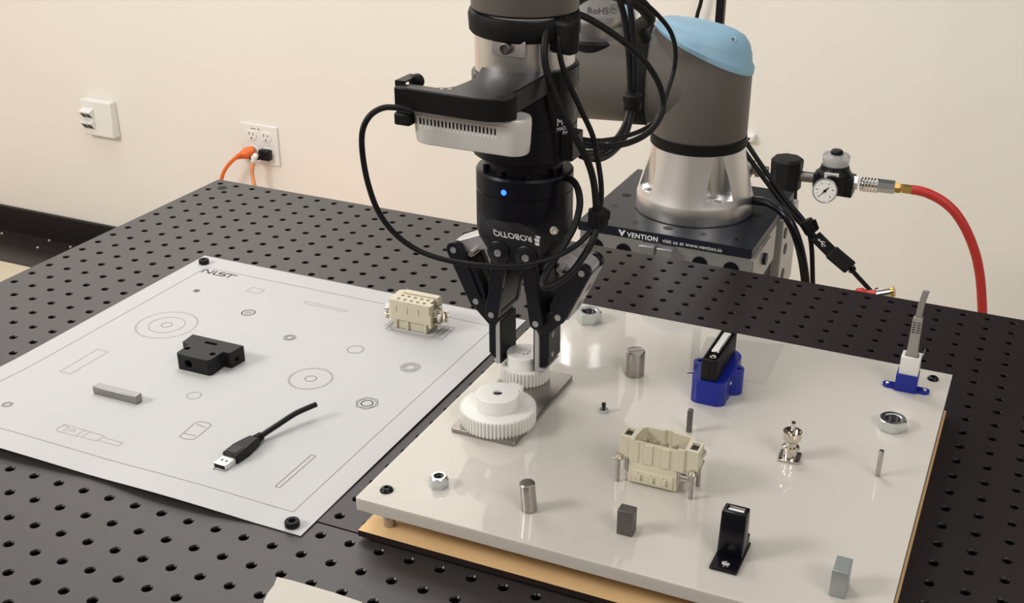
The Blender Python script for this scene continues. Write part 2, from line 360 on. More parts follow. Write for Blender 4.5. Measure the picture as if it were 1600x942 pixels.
# ------------------------------------------------------------------ printed sheet
SX0, SX1, SY0, SY1 = .1374, .5379, -.6086, -.2076
def pz(x, y):       # the near edge of the sheet curls up off the table
    t = max(0, min(1, (-.47 - y) / .14)); u = (x - SX0) / (SX1 - SX0)
    lift = .0062 * max(0, math.sin(PI * min(1, max(0, (.56 - u) / .56)) * .75)) + .0046 * max(0, math.sin(PI * min(1, max(0, (u - .50) / .40))))
    q = t * t * (3 - 2 * t)
    rr = max(0, (x - (SX1 - .05)) / .05) * .0012 * math.sin(PI * min(1, max(0, (y - SY0) / .4)))
    return .0006 + lift * q + rr
sheet = thing('printed_sheet', 'white square paper sheet printed with part outlines, left on table', 'paper', (.3376, -.408, 0))
NX = 40; vs = []; fs = []
for lay in (0, 1):
    for j in range(NX + 1):
        for i in range(NX + 1):
            x = SX0 + (SX1 - SX0) * i / NX; y = SY0 + (SY1 - SY0) * j / NX; zz = pz(x, y); vs.append((x, y - max(0, zz - .0006) * .8, zz - .00035 * lay))
n1 = NX + 1; O2 = n1 * n1
for j in range(NX):
    for i in range(NX):
        a = j * n1 + i; fs.append((a, a + 1, a + n1 + 1, a + n1)); fs.append((O2 + a + n1, O2 + a + n1 + 1, O2 + a + 1, O2 + a))
for i in range(NX):
    fs += [(i, O2 + i, O2 + i + 1, i + 1), (NX * n1 + i + 1, O2 + NX * n1 + i + 1, O2 + NX * n1 + i, NX * n1 + i), (i * n1 + n1, O2 + i * n1 + n1, O2 + i * n1, i * n1), (i * n1 + NX, O2 + i * n1 + NX, O2 + (i + 1) * n1 + NX, (i + 1) * n1 + NX)]
obj('paper_sheet', MB().add(vs, fs), 'paper', sheet, smooth=60)
def strokes(mb, pts, wd=.0004, closed=True):
    P2 = [Vector((p[0], p[1])) for p in pts]
    if closed: P2.append(P2[0])
    for a, b in zip(P2, P2[1:]):
        L = (b - a).length
        if L < 1e-6: continue
        k = max(1, int(L / .012)); d = (b - a) / L; nn = Vector((-d.y, d.x)) * wd / 2
        a2 = a - d * wd * .4; b2 = b + d * wd * .4
        for i in range(k):
            p = a2.lerp(b2, i / k); q = a2.lerp(b2, (i + 1) / k); qs = [p - nn, q - nn, q + nn, p + nn]
            mb.add([(v.x, v.y - max(0, pz(v.x, v.y) - .0006) * .8, pz(v.x, v.y) + .00018) for v in qs], [(0, 1, 2, 3)])
def circ(c, r, n=40): return [(c[0] + r * math.cos(2 * PI * i / n), c[1] + r * math.sin(2 * PI * i / n)) for i in range(n)]
def G2(x, y): p = at(x, y, .001); return (p.x, p.y)
def prn(name, segs, m='print_ink', wd=.00045):
    mb = MB()
    for s_ in segs: strokes(mb, s_[0], s_[2] if len(s_) > 2 else wd, s_[1])
    return obj(name, mb, m, sheet, smooth=0)
def pg(name, c, ro, circs, nt, m='print_ink'):
    c = G2(*c); g = []
    for i in range(nt * 4):
        a = 2 * PI * i / (nt * 4); g.append((c[0] + (ro - (.0018 if i % 4 in (2, 3) else 0)) * math.cos(a), c[1] + (ro - (.0018 if i % 4 in (2, 3) else 0)) * math.sin(a)))
    return prn(name, [(g, True, .00028)] + [(circ(c, r), True) for r in circs], m)
b0 = G2(322.5, 417.4); b1 = G2(458.1, 799.1)
prn('printed_border', [([(b0[0], b0[1]), (b1[0], b0[1]), (b1[0], b1[1]), (b0[0], b1[1])], True, .0006)], 'print_ink_faint')
# agency letters built of thick strokes
def LG(u, v): return (b0[0] + .003 + u * .001, b0[1] - .0125 + v * .001)
ltr = [([(0, 0), (0, 6.5), (2.0, 8.2), (8.6, 1.0), (9.8, 0.6), (10.6, 1.6), (10.6, 8.5)], False), ([(14.5, 8.5), (14.5, 2.0), (16.5, 0.3), (27, 0.3), (29, 2.0), (28.6, 4.0), (21, 4.6), (19.6, 6.2), (21.4, 8.0), (41, 8.0)], False), ([(34.5, 8.0), (34.5, 0)], False)]
prn('printed_letters', [([LG(*p) for p in s_], c_, .0017) for s_, c_ in ltr])
pg('printed_gear', (260.5, 507), .0305, (.0175, .0052), 52, 'print_ink_faint')
pg('printed_gear', (485.5, 591), .0206, (.0052,), 36)
pg('printed_gear', (641, 573.5), .0098, (.0066, .0045), 20)
def ph(name, c, R, cs, rot=0):
    c = G2(*c); return prn(name, [([(c[0] + R * math.cos(rot + i * PI / 3), c[1] + R * math.sin(rot + i * PI / 3)) for i in range(6)], True)] + [(circ(c, r, 28), True) for r in cs])
ph('printed_nut', (452.5, 527), .0066, (.0045, .0030)); ph('printed_nut', (573.5, 629.5), .0108, (.0083, .0055, .0049))
ph('printed_nut', (307, 453.8), .0037, (.0022, .0012)); ph('printed_nut', (17, 635), .0046, (.0028,))
c = G2(388, 488); prn('printed_circle', [(circ(c, .0066), True, .0009), (circ(c, .0036), True, .0003), (circ(c, .0016), True, .0003)])
prn('printed_circle', [(circ(G2(555.5, 545.5), .0078), True)]); prn('printed_circle', [(circ(G2(303, 617.5), .0062), True)], 'print_ink_faint')
def poly(name, px, extra=(), m='print_ink_faint', wd=.0004): return prn(name, [([G2(*p) for p in px], True, wd)] + [([G2(*p) for p in e_], False, wd) for e_ in extra], m)
poly('printed_rectangle', [(385.5, 454.3), (394.5, 448.2), (413.6, 452.4), (404.7, 458.3)])
poly('printed_rectangle', [(475, 473.2), (478.8, 470.3), (543.3, 484.5), (540, 487.2)])
poly('printed_rectangle', [(93.4, 580.2), (152, 545), (169, 549), (110, 584)])
poly('printed_rectangle', [(431, 760), (487, 710), (493.5, 712.3), (437.5, 762)], m='print_ink')
poly('printed_capsule', [(284, 680), (305, 661), (313, 658.5), (327, 661), (331, 664.5), (310, 683.5), (303, 687.5), (290, 686.5), (282, 683)], [[(288.5, 677), (307, 681.5)], [(307, 662.5), (322.5, 668.5)]], 'print_ink')
poly('printed_connector', [(93.5, 673.5), (106, 665.5), (166, 682.5), (154, 690.5), (141, 687.5), (95, 676.5)], [[(124, 682), (137, 673.5)], [(132, 684.5), (145, 676)], [(103, 667), (112, 670), (104, 676)], [(166, 685), (193.5, 692.5), (187, 697.5), (158, 690)], [(113, 672), (123, 674.5), (120, 677), (110, 675)]])
poly('printed_connector', [(337, 735.3), (344, 729.5), (368, 727), (398, 706), (413, 690), (412, 687), (402, 700), (372, 720), (357, 738.5)], m='print_ink')
poly('printed_connector', [(602.5, 513.5), (620, 499), (711, 511.5), (690.5, 530)], [[(675.5, 527.5), (697, 508.5)], [(682, 520.5), (699, 524)], [(690, 513.5), (706, 516.5)], [(616.5, 515.8), (607.5, 509)], [(683, 526), (703, 511)]], m='print_ink')
for n_, (x, y), lb in (('shaft_collar', (319, 411), 'black ring weight on top corner of printed sheet'), ('shaft_collar', (457, 821), 'black ring weight on near right corner of printed sheet')):
    p = at(x, y, .001); tag(obj(n_, MB().lathe([(.0023, 0), (.0052, 0), (.0056, .0005), (.0056, .0042), (.0052, .0048), (.0028, .0048), (.0023, .0040), (.0023, 0)], (p.x, p.y, pz(p.x, p.y) + .0002), n=28, cap=False), 'rubber_black'), lb, 'ring', None)

# masking tape on the table
mt = [at(412, 940, 0), at(418, 928, 0), at(428, 915, 0), at(433, 902, 0), at(460, 908.5, 0), at(520, 926, 0), at(566, 941.5, 0), at(575, 975, 0), at(412, 962, 0)]
tag(obj('masking_tape', MB().prism([(p.x, p.y) for p in mt], .0, .0005), 'cream_tape'), 'torn strip of cream masking tape at near edge of table', 'tape')

# ------------------------------------------------------------------ things on the sheet
hd = thing('connector_hood', 'black plastic connector hood lying on printed sheet', 'connector', (.305, -.418, .0008))
hp = [(.2752, -.3985), (.3338, -.3982), (.3317, -.4165), (.3238, -.4168), (.3240, -.4345), (.3215, -.4372), (.2885, -.4374), (.2862, -.4350), (.2855, -.4190), (.2768, -.4155)]
hm = obj('hood_shell', MB().prism(hp, .0009, .0168), 'black_plastic_matt', hd, smooth=30)
cutmesh(hm, [cutter(MB().cyl((.2898, -.4243, .008), (.2898, -.4243, .03), .0026)), cutter(MB().cyl((.3180, -.4240, .008), (.3180, -.4240, .03), .0026)),
             cutter(MB().prism([(x, y) for x, y in hull([(.2985, -.4070, .0020), (.3078, -.4068, .0020)])], .010, .03)), cutter(MB().cyl((.3000, -.445, .0083), (.3000, -.428, .0083), .0040)),
             cutter(MB().cyl((.333, -.4080, .0070), (.326, -.4080, .0070), .0022))])
bvm = hm.modifiers.new('bevel', 'BEVEL'); bvm.width = .0007; bvm.segments = 2; bvm.limit_method = 'ANGLE'; bvm.angle_limit = math.radians(60)
tag(obj('steel_key', MB().box(.2513, .2988, -.5068, -.4988, .0009, .0092, rz=.014), 'key_steel', bevel=.0007), 'square steel bar lying left of the black connector hood', 'bar')

ub = thing('usb_cable_stub', 'short cut black cable with silver plug on printed sheet', 'cable', (.432, -.52, .001))
u = Vector((.045, 1, 0)).normalized(); s_ = Vector((u.y, -u.x, 0)); o0 = Vector((.4318, -.5510, 0))
sh = obj('plug_shell', MB().obox(o0 - u * .0062 + Vector((0, 0, .0060)), s_ * .0060, u * .0062, Vector((0, 0, .0023))), 'usb_tin', ub, bevel=.0004)
obj('plug_mouth', MB().obox(o0 - u * .01242 + Vector((0, 0, .0060)), s_ * .0053, u * .0001, Vector((0, 0, .0017))), 'black_plastic', sh, smooth=0)
for d in (-.0022, .0022): obj('latch_hole', MB().obox(o0 - u * .0062 + s_ * d + Vector((0, 0, .00838)), s_ * .0009, u * .0011, Vector((0, 0, .00012))), 'black_plastic', sh, smooth=0)
def usec(t, hw, z0, z1): c = o0 + u * t; return [c - s_ * hw + Vector((0, 0, z0)), c + s_ * hw + Vector((0, 0, z0)), c + s_ * hw + Vector((0, 0, z1)), c - s_ * hw + Vector((0, 0, z1))]
obj('plug_body', MB().rings([usec(0, .0072, .0012, .0108), usec(.014, .0074, .0012, .0112), usec(.023, .0060, .0016, .0110), usec(.032, .0048, .0022, .0102)]), 'black_plastic_matt', ub, bevel=.0010)
obj('grip_panel', MB().rings([usec(.0025, .0046, .0108, .0113), usec(.013, .0046, .0110, .0115)]), 'black_plastic', ub, bevel=.0003)
rib = MB()
for k in range(3): c = o0 + u * (.0325 + .0026 * k) + Vector((0, 0, .0062)); rib.cyl(c, c + u * .0016, .0043 - k * .0003, n=16)
obj('strain_relief', rib, 'black_plastic_matt', ub)
obj('cable', tube(MB(), [o0 + u * .031 + Vector((0, 0, .0062)), o0 + u * .042 + Vector((.0005, 0, .0065)), o0 + Vector((.0065, .058, .0085)), o0 + Vector((.0115, .075, .011)), (.4500, -.4640, .0128), (.4525, -.4580, .0128)], .0024, n=12), 'black_plastic_matt', ub)

# female industrial connector insert
fc = thing('terminal_insert', 'beige ten-hole terminal connector on far right of printed sheet', 'connector', (.4435, -.2655, .001))
obj('contact_block', MB().box(.4252, .4618, -.2768, -.2540, .0009, .0120).box(.4252, .4285, -.2785, -.2768, .0009, .0118).box(.4385, .4415, -.2785, -.2768, .0009, .0118).box(.4590, .4618, -.2785, -.2768, .0009, .0118), 'beige_plastic', fc, bevel=.0004)
up_ = obj('terminal_housing', MB().prism([(.4192, -.2770), (.4222, -.2790), (.4655, -.2790), (.4672, -.2770), (.4672, -.2715), (.4625, -.2715), (.4625, -.2610), (.4660, -.2610), (.4660, -.2530), (.4222, -.2530), (.4192, -.2560)], .0112, .0318), 'beige_plastic', fc, smooth=30)
cyls = []
for k in range(5):
    for r in (0, 1): cyls.append(cutter(MB().cyl((.4290 + .0072 * k, -.2735 + .0080 * r, .022), (.4290 + .0072 * k, -.2735 + .0080 * r, .05), .0019, n=12)))
for k in range(3): cyls.append(cutter(MB().box(.4285 + .0125 * k, .4293 + .0125 * k, -.290, -.2780, .0190, .0265)))
cutmesh(up_, cyls)
obj('rear_step', MB().box(.4262, .4655, -.2605, -.2535, .0318, .0334), 'beige_plastic', fc, bevel=.0005)
obj('corner_clip', MB().box(.4648, .4680, -.2800, -.2765, .0085, .0220), 'beige_plastic', fc, bevel=.0005)
obj('corner_clip', MB().box(.4186, .4215, -.2775, -.2750, .0105, .0240), 'beige_plastic', fc, bevel=.0005)
for side, x0 in ((-1, .4205), (1, .4655)):
    ea = obj('mounting_ear', MB().box(x0, x0 + side * .0095, -.2755, -.2530, .0120, .0133).box(x0 + side * .0008, x0 + side * .0018, -.274, -.254, .0130, .0250), 'nickel', fc, bevel=.0002)
    for y in (-.2725, -.2560):
        sc_ = obj('captive_screw', MB().cyl((x0 + side * .0068, y, .0070), (x0 + side * .0068, y, .0170), .0013, n=10).cyl((x0 + side * .0068, y, .0165), (x0 + side * .0068, y, .0190), .0024, n=12).cyl((x0 + side * .0068, y, .0070), (x0 + side * .0068, y, .0094), .0020, n=10), 'nickel', fc)
    obj('earth_terminal', MB().cyl((x0 + side * .0030, -.2640, .0133), (x0 + side * .0030, -.2640, .0235), .0030, n=14).box(x0 + side * .001, x0 + side * .0055, -.2700, -.2680, .0133, .026).cyl((x0 + side * .0045, -.2700, .0195), (x0 + side * .0085, -.2700, .0195), .0022, n=10), 'nickel', fc)

# ------------------------------------------------------------------ task board
ZT, ZB = .0385, .0277
AX0, AX1, AY0, AY1 = .5796, .9573, -.5960, -.2205
tb = thing('task_board', 'white acrylic task board on wooden sheet, right half of table', 'board', ((AX0 + AX1) / 2, (AY0 + AY1) / 2, 0))
obj('acrylic_plate', MB().prism([(AX0 + .0006, AY0), (AX1, AY0), (AX1, AY1), (AX0, AY1), (AX0, AY0 + .0006)], ZB, ZT), 'acrylic_white', tb, bevel=.0004)
wb = MB(); wx0, wx1, wy0, wy1 = AX0 - .001, AX1 + .0006, AY0 + .0018, AY1 - .012
wb.box(wx0, wx1, wy0, wy1, .0030, .0083)
wo = obj('wooden_base', wb, ['mdf_face', 'mdf_burnt'], tb, smooth=0)
for p in wo.data.polygons: p.material_index = 1 if (p.normal.y < -.5 or p.normal.z < -.5) else 0
for x in (.585, .93):
    for y in (-.56, -.255): obj('foot', MB().cyl((x + .02, y, 0), (x + .02, y, .003), .008), 'rubber_black', tb)
for (x, y) in ((.5965, -.5790), (.9425, -.5790), (.9425, -.2380), (.5965, -.2380)):
    so = obj('standoff', MB().cyl((x, y, .0083), (x, y, ZB), .0045, n=24), 'screw_grey', tb)
for (x, y) in ((.5956, -.5790), (.9423, -.2362), (.9423, -.5790), (.5956, -.2362)):
    obj('button_screw', MB().lathe([(.0050, 0), (.0049, .0008), (.0040, .0020), (.0030, .0026), (.0019, .0027), (.0018, .0010), (.0001, .0010)], (x, y, ZT), n=28), 'black_anodised', tb)
for (x, y) in ((925, 781), (1140, 661), (889, 643)):
    p = at(x, y, ZT); obj('pilot_speck', MB().cyl((p.x, p.y, ZT), (p.x, p.y, ZT + .0003), .0006, n=8), 'white_plastic', tb)
ct = [at(*q, ZT) for q in ((1083, 577), (1105, 526), (1225, 538), (1196, 602))]
tag(obj('clear_tape', MB().prism([(p.x, p.y) for p in ct], ZT, ZT + .00025), 'clear_film'), 'clear tape patch on white board behind the blue connector mount', 'tape')

def nut(name, px, R, h, rin, rot, label, dome=0):
    p = at(*px, ZT); t = thing(name, label, 'nut', (p.x, p.y, ZT))
    obj('nut_body', MB().hexnut((p.x, p.y, ZT), R, h, rin, rot, dome), 'zinc', t, smooth=25)
    th = MB(); n = 20; rr = []
    for k in range(22):
        z = ZT + .0003 + (h + dome * .8 - .0008) * k / 21; r = rin - (.00035 if k % 2 else .00002); rr.append([(p.x + r * math.cos(2 * PI * i / n), p.y + r * math.sin(2 * PI * i / n), z) for i in range(n)])
    th.rings(rr, cap=False); obj('thread', th, 'thread_dark', t, smooth=0)
    return t, p
nut('hex_nut', (920.5, 501), .0120, .0105, .0066, .25, 'large zinc hex nut at rear of white board beside gripper')
nut('hex_nut', (1393, 668), .0116, .0092, .0064, -.20, 'large zinc hex nut below the blue network mount, right side of board')
t, p = nut('lock_nut', (686, 758), .0073, .0062, .0038, .30, 'small domed lock nut near left corner of white board', .0022)
obj('bolt_end', MB().cyl((p.x, p.y, ZT), (p.x, p.y, ZT + .0055), .0036), 'thread_dark', t)
t = thing('small_nut', 'tiny hex nut with black screw standing in it, middle of board', 'nut', tuple(at(943, 643.5, ZT))); p = WO[t.name]
obj('nut_body', MB().hexnut((p.x, p.y, ZT), .0040, .0030, .0015, .2), 'zinc', t, smooth=25)
obj('black_screw', MB().cyl((p.x, p.y, ZT), (p.x, p.y, ZT + .0068), .0013, n=14).cyl((p.x, p.y, ZT + .0058), (p.x, p.y, ZT + .0082), .0018, n=14), 'black_plastic', t)

def peg(name, px, r, h, label, m='steel', tilt=(0, 0)):
    p = at(*px, ZT); t = Vector((tilt[0], tilt[1], 1)).normalized()
    return tag(obj(name, MB().lathe([(r * .94, 0), (r, .0004), (r, h - r * .10), (r * .90, h), (r * .3, h + .00001)], (p.x, p.y, ZT), t, 32), m, smooth=30), label, 'peg')
peg('round_peg', (991.5, 584), .0083, .0232, 'thick round steel peg with slotted top behind middle of board')
p = at(991.5, 584, ZT); tag(obj('chalk_mark', MB().obox((p.x, p.y, ZT + .0236), (.0062, .0040, 0), (-.0005, .0008, 0), (0, 0, .0002)), 'pad_alu'), 'pale scratch across the top of the thick round peg', 'mark')
peg('leaning_peg', (827, 796), .0057, .0228, 'leaning round steel peg near front left of board', tilt=(-.075, -.01))
peg('thin_rod', (1371, 743), .0019, .0225, 'thin round steel rod near right edge of board', tilt=(.012, 0))
def sqpeg(name, x0, x1, y0, y1, h, m, label, bv=.0005, rz=0):
    return tag(obj(name, MB().box(x0, x1, y0, y1, ZT, ZT + h, rz=rz), m, bevel=bv), label, 'peg')
p = at(1076.5, 674, ZT); sqpeg('thin_key', p.x - .0021, p.x + .0021, p.y - .0021, p.y + .0021, .0205, 'steel_dark', 'thin square dark steel key standing behind beige connector', .0008)
sqpeg('square_peg', .7676, .7792, -.5604, -.5515, .0200, 'steel_dark', 'dark square steel peg standing in front of the beige connector')
sqpeg('aluminium_peg', .9172, .9276, -.5672, -.5500, .0205, 'alu_bar', 'pale aluminium square bar standing at front right of board', .0004)

# metal base plate with gears
gp = tag(obj('gear_plate', MB().prism([(.6000, -.4862), (.6012, -.4876), (.6546, -.4876), (.6558, -.4864), (.6555, -.3690), (.6540, -.3672), (.6015, -.3672), (.6000, -.3686)], ZT, .0425), 'steel_flat', bevel=.0005), 'flat steel plate under the white gears, left of board', 'plate')
def gearpts(c, R, nt, dep, ph=0):
    o = []
    for i in range(nt):
        a = 2 * PI * i / nt + ph; w_ = 2 * PI / nt
        for f, r in ((-.40, R - dep), (-.20, R - dep * .15), (-.10, R), (.10, R), (.20, R - dep * .15), (.40, R - dep)):
            o.append((c[0] + r * math.cos(a + f * w_), c[1] + r * math.sin(a + f * w_)))
    return o
def gear(name, c, R, nt, z0, h, hubr, hubh, label, bore=.0030, hex_=False):
    t = thing(name, label, 'gear', (c[0], c[1], z0))
    obj('toothed_rim', MB().prism(gearpts(c, R, nt, .0022), z0, z0 + h), 'nylon_gear', t, smooth=20)
    if hubr:
        obj('hub', MB().lathe([(bore, h + .0001), (hubr, h + .0001), (hubr, h + hubh - .0005), (hubr - .0005, h + hubh), (bore, h + hubh), (bore, h + .001)], (c[0], c[1], z0), n=48, cap=False), 'nylon_gear', t, smooth=30)
    obj('bore', MB().cyl((c[0], c[1], z0 + h * .5), (c[0], c[1], z0 + h + hubh - .0012), bore * .98), 'thread_dark' if not hex_ else 'nylon_gear', t)
    return t
BG = (.6287, -.4606); GX, GY = .6184, -.3872
gb = gear('large_gear', BG, .0306, 62, .0425, .0130, .0172, .0118, 'large white nylon gear with tall hub on steel plate', .0040)
obj('shaft_end', MB().lathe([(.0038, .0640), (.0038, .0664), (.0022, .0664), (.0020, .0640)], (BG[0], BG[1], 0), n=24), 'chrome', gb)
gs = gear('gripped_gear', (GX, GY), .0216, 42, .0428, .0128, .0153, .0112, 'medium white nylon gear held between the gripper fingers', .0050, True)
obj('bore_star', MB().prism(gearpts((GX, GY), .0052, 7, .0016), .0668, .0672), 'white_plastic', gs, smooth=0)
gm = math.atan2(GY - BG[1], GX - BG[0]); 
gear('pinion_gear', (.6225, -.4200), .0092, 14, .0425, .0070, 0, 0, 'small pinion gear between the two white gears', .0025)

# male industrial connector
mc = thing('beige_connector', 'large open beige industrial connector standing on four screws on white board', 'connector', (.775, -.487, ZT))
zt = .0770
body = MB().prism([(.7528, -.4976), (.7905, -.4976), (.7905, -.4740), (.7528, -.4740)], .0400, .0600)
lo_ = obj('lower_housing', MB().box(.7528, .7905, -.4972, -.4742, .0398, .0590).box(.7565, .7878, -.4984, -.4970, .0410, .0520), 'beige_plastic', mc, bevel=.0006)
cutmesh(lo_, [cutter(MB().box(.7610 + .0098 * k, .7632 + .0098 * k, -.5, -.4972, .0445, .0490)) for k in range(3)])
for k in range(3): obj('slot_shade', MB().box(.7612 + .0098 * k, .7618 + .0098 * k, -.49850, -.4980, .0440, .0500).box(.7612 + .0098 * k, .7640 + .0098 * k, -.49850, -.4980, .0440, .0447), 'beige_slot_shade', mc, smooth=0)  # raised strips, recess shade of the slots painted in dark beige
shl = obj('upper_shroud', MB().prism([(.7450, -.4965), (.7528, -.4965), (.7535, -.4980), (.7600, -.4980), (.7606, -.4972), (.7640, -.4972), (.7646, -.4982), (.7710, -.4982), (.7714, -.4974), (.7780, -.4974), (.7784, -.4982), (.7840, -.4982), (.7846, -.4972), (.7876, -.4972), (.7882, -.4980), (.7950, -.4980), (.7956, -.4965), (.8052, -.4965),
    (.8052, -.4820), (.7965, -.4820), (.7950, -.4760), (.7795, -.4755), (.7788, -.4735), (.7735, -.4735), (.7728, -.4755), (.7590, -.4760), (.7560, -.4790), (.7535, -.4820), (.7450, -.4820)], .0585, zt), 'beige_plastic', mc, smooth=30)
cutmesh(shl, [cutter(MB().prism([(.7560, -.4960), (.7950, -.4960), (.7940, -.4785), (.7800, -.4772), (.7792, -.4755), (.7740, -.4755), (.7732, -.4772), (.7600, -.4775), (.7575, -.4800)], .0640, .09)),
              cutter(MB().box(.7470, .7530, -.4935, -.4838, .066, .09)), cutter(MB().box(.7975, .8034, -.4935, -.4838, .066, .09)),
              cutter(MB().box(.7640, .7895, -.5, -.4965, .0745, .09)), cutter(MB().box(.7568, .7900, -.4990, -.4950, .0757, .09)), cutter(MB().box(.7716, .7778, -.5, -.49762, .0600, .0745))])
for k in range(4): obj('contact_pin', MB().cyl((.7630 + .0075 * k, -.4925, .0640), (.7630 + .0075 * k, -.4925, .0758), .0011, n=10).cyl((.7630 + .0075 * k, -.4840, .0640), (.7630 + .0075 * k, -.4840, .0720), .0011, n=10), 'beige_inside', mc)
for x in (.7500, .8005): obj('latch_insert', MB().box(x - .0029, x + .0029, -.4934, -.4839, .0660, .0748), 'dusty_black', mc)
for x, sd in ((.7462, -1), (.8022, 1)):
    for y in (-.4985, -.4800):
        q = Vector((x - (.001 if sd < 0 else 0), y, 0))
        po = obj('screw_post', MB().cyl((q.x, q.y, ZT), (q.x, q.y, .0590), .0016, n=14), 'post_steel', mc)
        obj('screw_head', MB().lathe([(.0030, 0), (.0030, .0010), (.0018, .0022)], (q.x, q.y, .0602), n=16), 'nickel', po)
    obj('mounting_ear', MB().box(x - .0035 - (.001 if sd < 0 else 0), x + .0035, -.5015, -.4775, .0590, .0602).box((.7514 if sd < 0 else .7912), (.7524 if sd < 0 else .7922), -.4975, -.477, .047, .0600).box(min(x, .7520 if sd < 0 else .7918), max(x, .7520 if sd < 0 else .7918), -.4975, -.4790, .0590, .0600), 'nickel', mc, bevel=.0002)
obj('earth_screw', MB().lathe([(.0030, 0), (.0030, .0012), (.0016, .0022)], (.8052, -.4840, .0700), (1, 0, 0), 16), 'nickel', mc)
obj('earth_clamp', MB().cyl((.7995, -.4965, .0535), (.7935, -.4965, .0535), .0030, n=14), 'nickel', mc)

# blue printed mount with data connector
bm_ = thing('blue_connector_mount', 'blue printed mount block holding a black data connector upright', 'mount', (.773, -.332, ZT))
pts = []
def sdf_union(x, y):
    d = []
    qy = min(max(y, -.3450), -.3110); d.append(math.hypot(x - .7725, y - qy) - .0150)
    for cx, r in ((.7585, .0072), (.7875, .0078)): d.append(math.hypot(x - cx, y + .3300) - r)
    for cx in (.7655, .7800): d.append(math.hypot(x - cx, y + .3545) - .0078)
    d.append(max(abs(x - .77275) - .00725, abs(y + .350) - .0123))
    return min(d)
for i in range(96):
    a = 2 * PI * i / 96; lo, hi = 0, .06
    for _ in range(24):
        md = (lo + hi) / 2
        if sdf_union(.7728 + md * math.cos(a), -.330 + md * math.sin(a)) < 0: lo = md
        else: hi = md
    pts.append((.7728 + lo * math.cos(a), -.330 + lo * math.sin(a)))
bo = obj('mount_body', MB().prism(pts, ZT, .0605), 'blue_print', bm_, smooth=35)
cutmesh(bo, [cutter(MB().cyl((.7565, -.3285, .050), (.7565, -.3285, .07), .0020, n=14)), cutter(MB().cyl((.7905, -.3290, .050), (.7905, -.3290, .07), .0020, n=14))])
obj('side_screw', MB().lathe([(.0024, 0), (.0024, .0008), (.0012, .0016)], (.7862, -.3420, .0520), (.75, -.66, 0), 14), 'chrome', bm_)
obj('side_screw', MB().cyl((.7560, -.3370, .0535), (.7492, -.3420, .0535), .0011, n=10), 'chrome', bm_)
db = thing('data_connector', 'black hooded data connector with silver socket on blue mount', 'connector', (.7735, -.332, .0605))
dh = obj('hood_shell', MB().box(.7662, .7802, -.3610, -.3025, .0605, .0800), 'black_plastic_matt', db, bevel=.0006)
cutmesh(dh, [cutter(MB().box(.7678, .7786, -.3594, -.3041, .0765, .09)), cutter(MB().box(.7729, .7733, -.37, -.3606, .0605, .09)), cutter(MB().cyl((.775, -.3300, .0700), (.79, -.3300, .0700), .0016, n=14))])
def dsh(x, y, hx, hy): return [(x - hx, y + hy), (x + hx, y + hy), (x + hx * .85, y - hy), (x - hx, y - hy)]
obj('socket_shell', MB().prism([(p_[0], p_[1]) for p_ in dsh(.7737, -.3285, .0036, .0190)], .0765, .0822), 'chrome', db, bevel=.0010)
obj('socket_face', MB().prism([(p_[0], p_[1]) for p_ in dsh(.7737, -.3285, .0027, .0180)], .0822, .08235), 'white_plastic', db)
for y in (-.3535, -.3070): obj('jack_screw', MB().hexnut((.7737, y, .0768), .0030, .0030, .0014, .3), 'nickel', db, smooth=20)

# blue network mount, jack and plug
rm = thing('blue_network_mount', 'small blue bracket with two screw tabs at right rear of board', 'mount', (.9225, -.265, ZT))
rx0, rx1, ry0, ry1 = .9136, .9318, -.2712, -.2560
ro = obj('bracket_body', MB().box(rx0, rx1, ry0, ry1, ZT, .0548), 'blue_print', rm, bevel=.0005)
for cx, xi in ((.9072, rx0), (.9385, rx1)):
    hh = hull([(cx, -.2645, .0042), (xi, -.2645, .0042)]); tabo = obj('screw_tab', MB().prism(hh, ZT, ZT + .0026), 'blue_print', rm, smooth=30)
    obj('tab_screw', MB().lathe([(.0020, 0), (.0020, .0005), (.0010, .0013)], (cx, -.2645, ZT + .0026), n=14), 'chrome', tabo)
jk = thing('white_network_jack', 'white plastic network jack seated in the blue bracket', 'jack', (.9225, -.265, .0548))
ja = obj('jack_body', MB().box(.9152, .9312, -.2700, -.2560, .0548, .0710), 'white_plastic', jk, bevel=.0004)
cutmesh(ja, [cutter(MB().box(.9178, .9290, -.2672, -.2575, .0640, .08))])
obj('jack_pin', MB().cyl((.9318, -.2575, .0690), (.9330, -.2570, .0760), .0007, n=8), 'chrome', jk)
pg_ = thing('network_plug', 'translucent grey network plug with cut flat cable in white jack', 'plug', (.9232, -.2625, .064))
px_, py_ = .9232, -.2622
obj('plug_head', MB().box(px_ - .0048, px_ + .0048, py_ - .0038, py_ + .0038, .0642, .0730), 'clear_grey_plug', pg_, bevel=.0004)
def rsec(z, hx, hy): return [(px_ - hx, py_ - hy, z), (px_ + hx, py_ - hy, z), (px_ + hx, py_ + hy, z), (px_ - hx, py_ + hy, z)]
bt = obj('strain_boot', MB().rings([rsec(.0728, .0046, .0036), rsec(.088, .0042, .0033), rsec(.1045, .0040, .0030), rsec(.1065, .0034, .0026)]), 'clear_grey_plug', pg_, bevel=.0006)
for k in range(5):
    for sx in (-1, 1): obj('relief_slot', MB().obox((px_ + sx * .0019, py_ - .00325 + k * .00006, .0935 + k * .0022), (.0013, 0, 0), (0, .0002, 0), (0, 0, .0004)), 'black_plastic', bt, smooth=0)
obj('flat_cable', MB().rings([[(px_ + dx + .0003 - .0027, py_ - .0012, z), (px_ + dx + .0003 + .0027, py_ - .0012, z), (px_ + dx + .0003 + .0027, py_ + .0012, z), (px_ + dx + .0003 - .0027, py_ + .0012, z)] for z, dx in ((.106, 0), (.118, .0006), (.1285, .0022), (.1315, .0029))]), 'grey_cable', pg_, bevel=.0008)

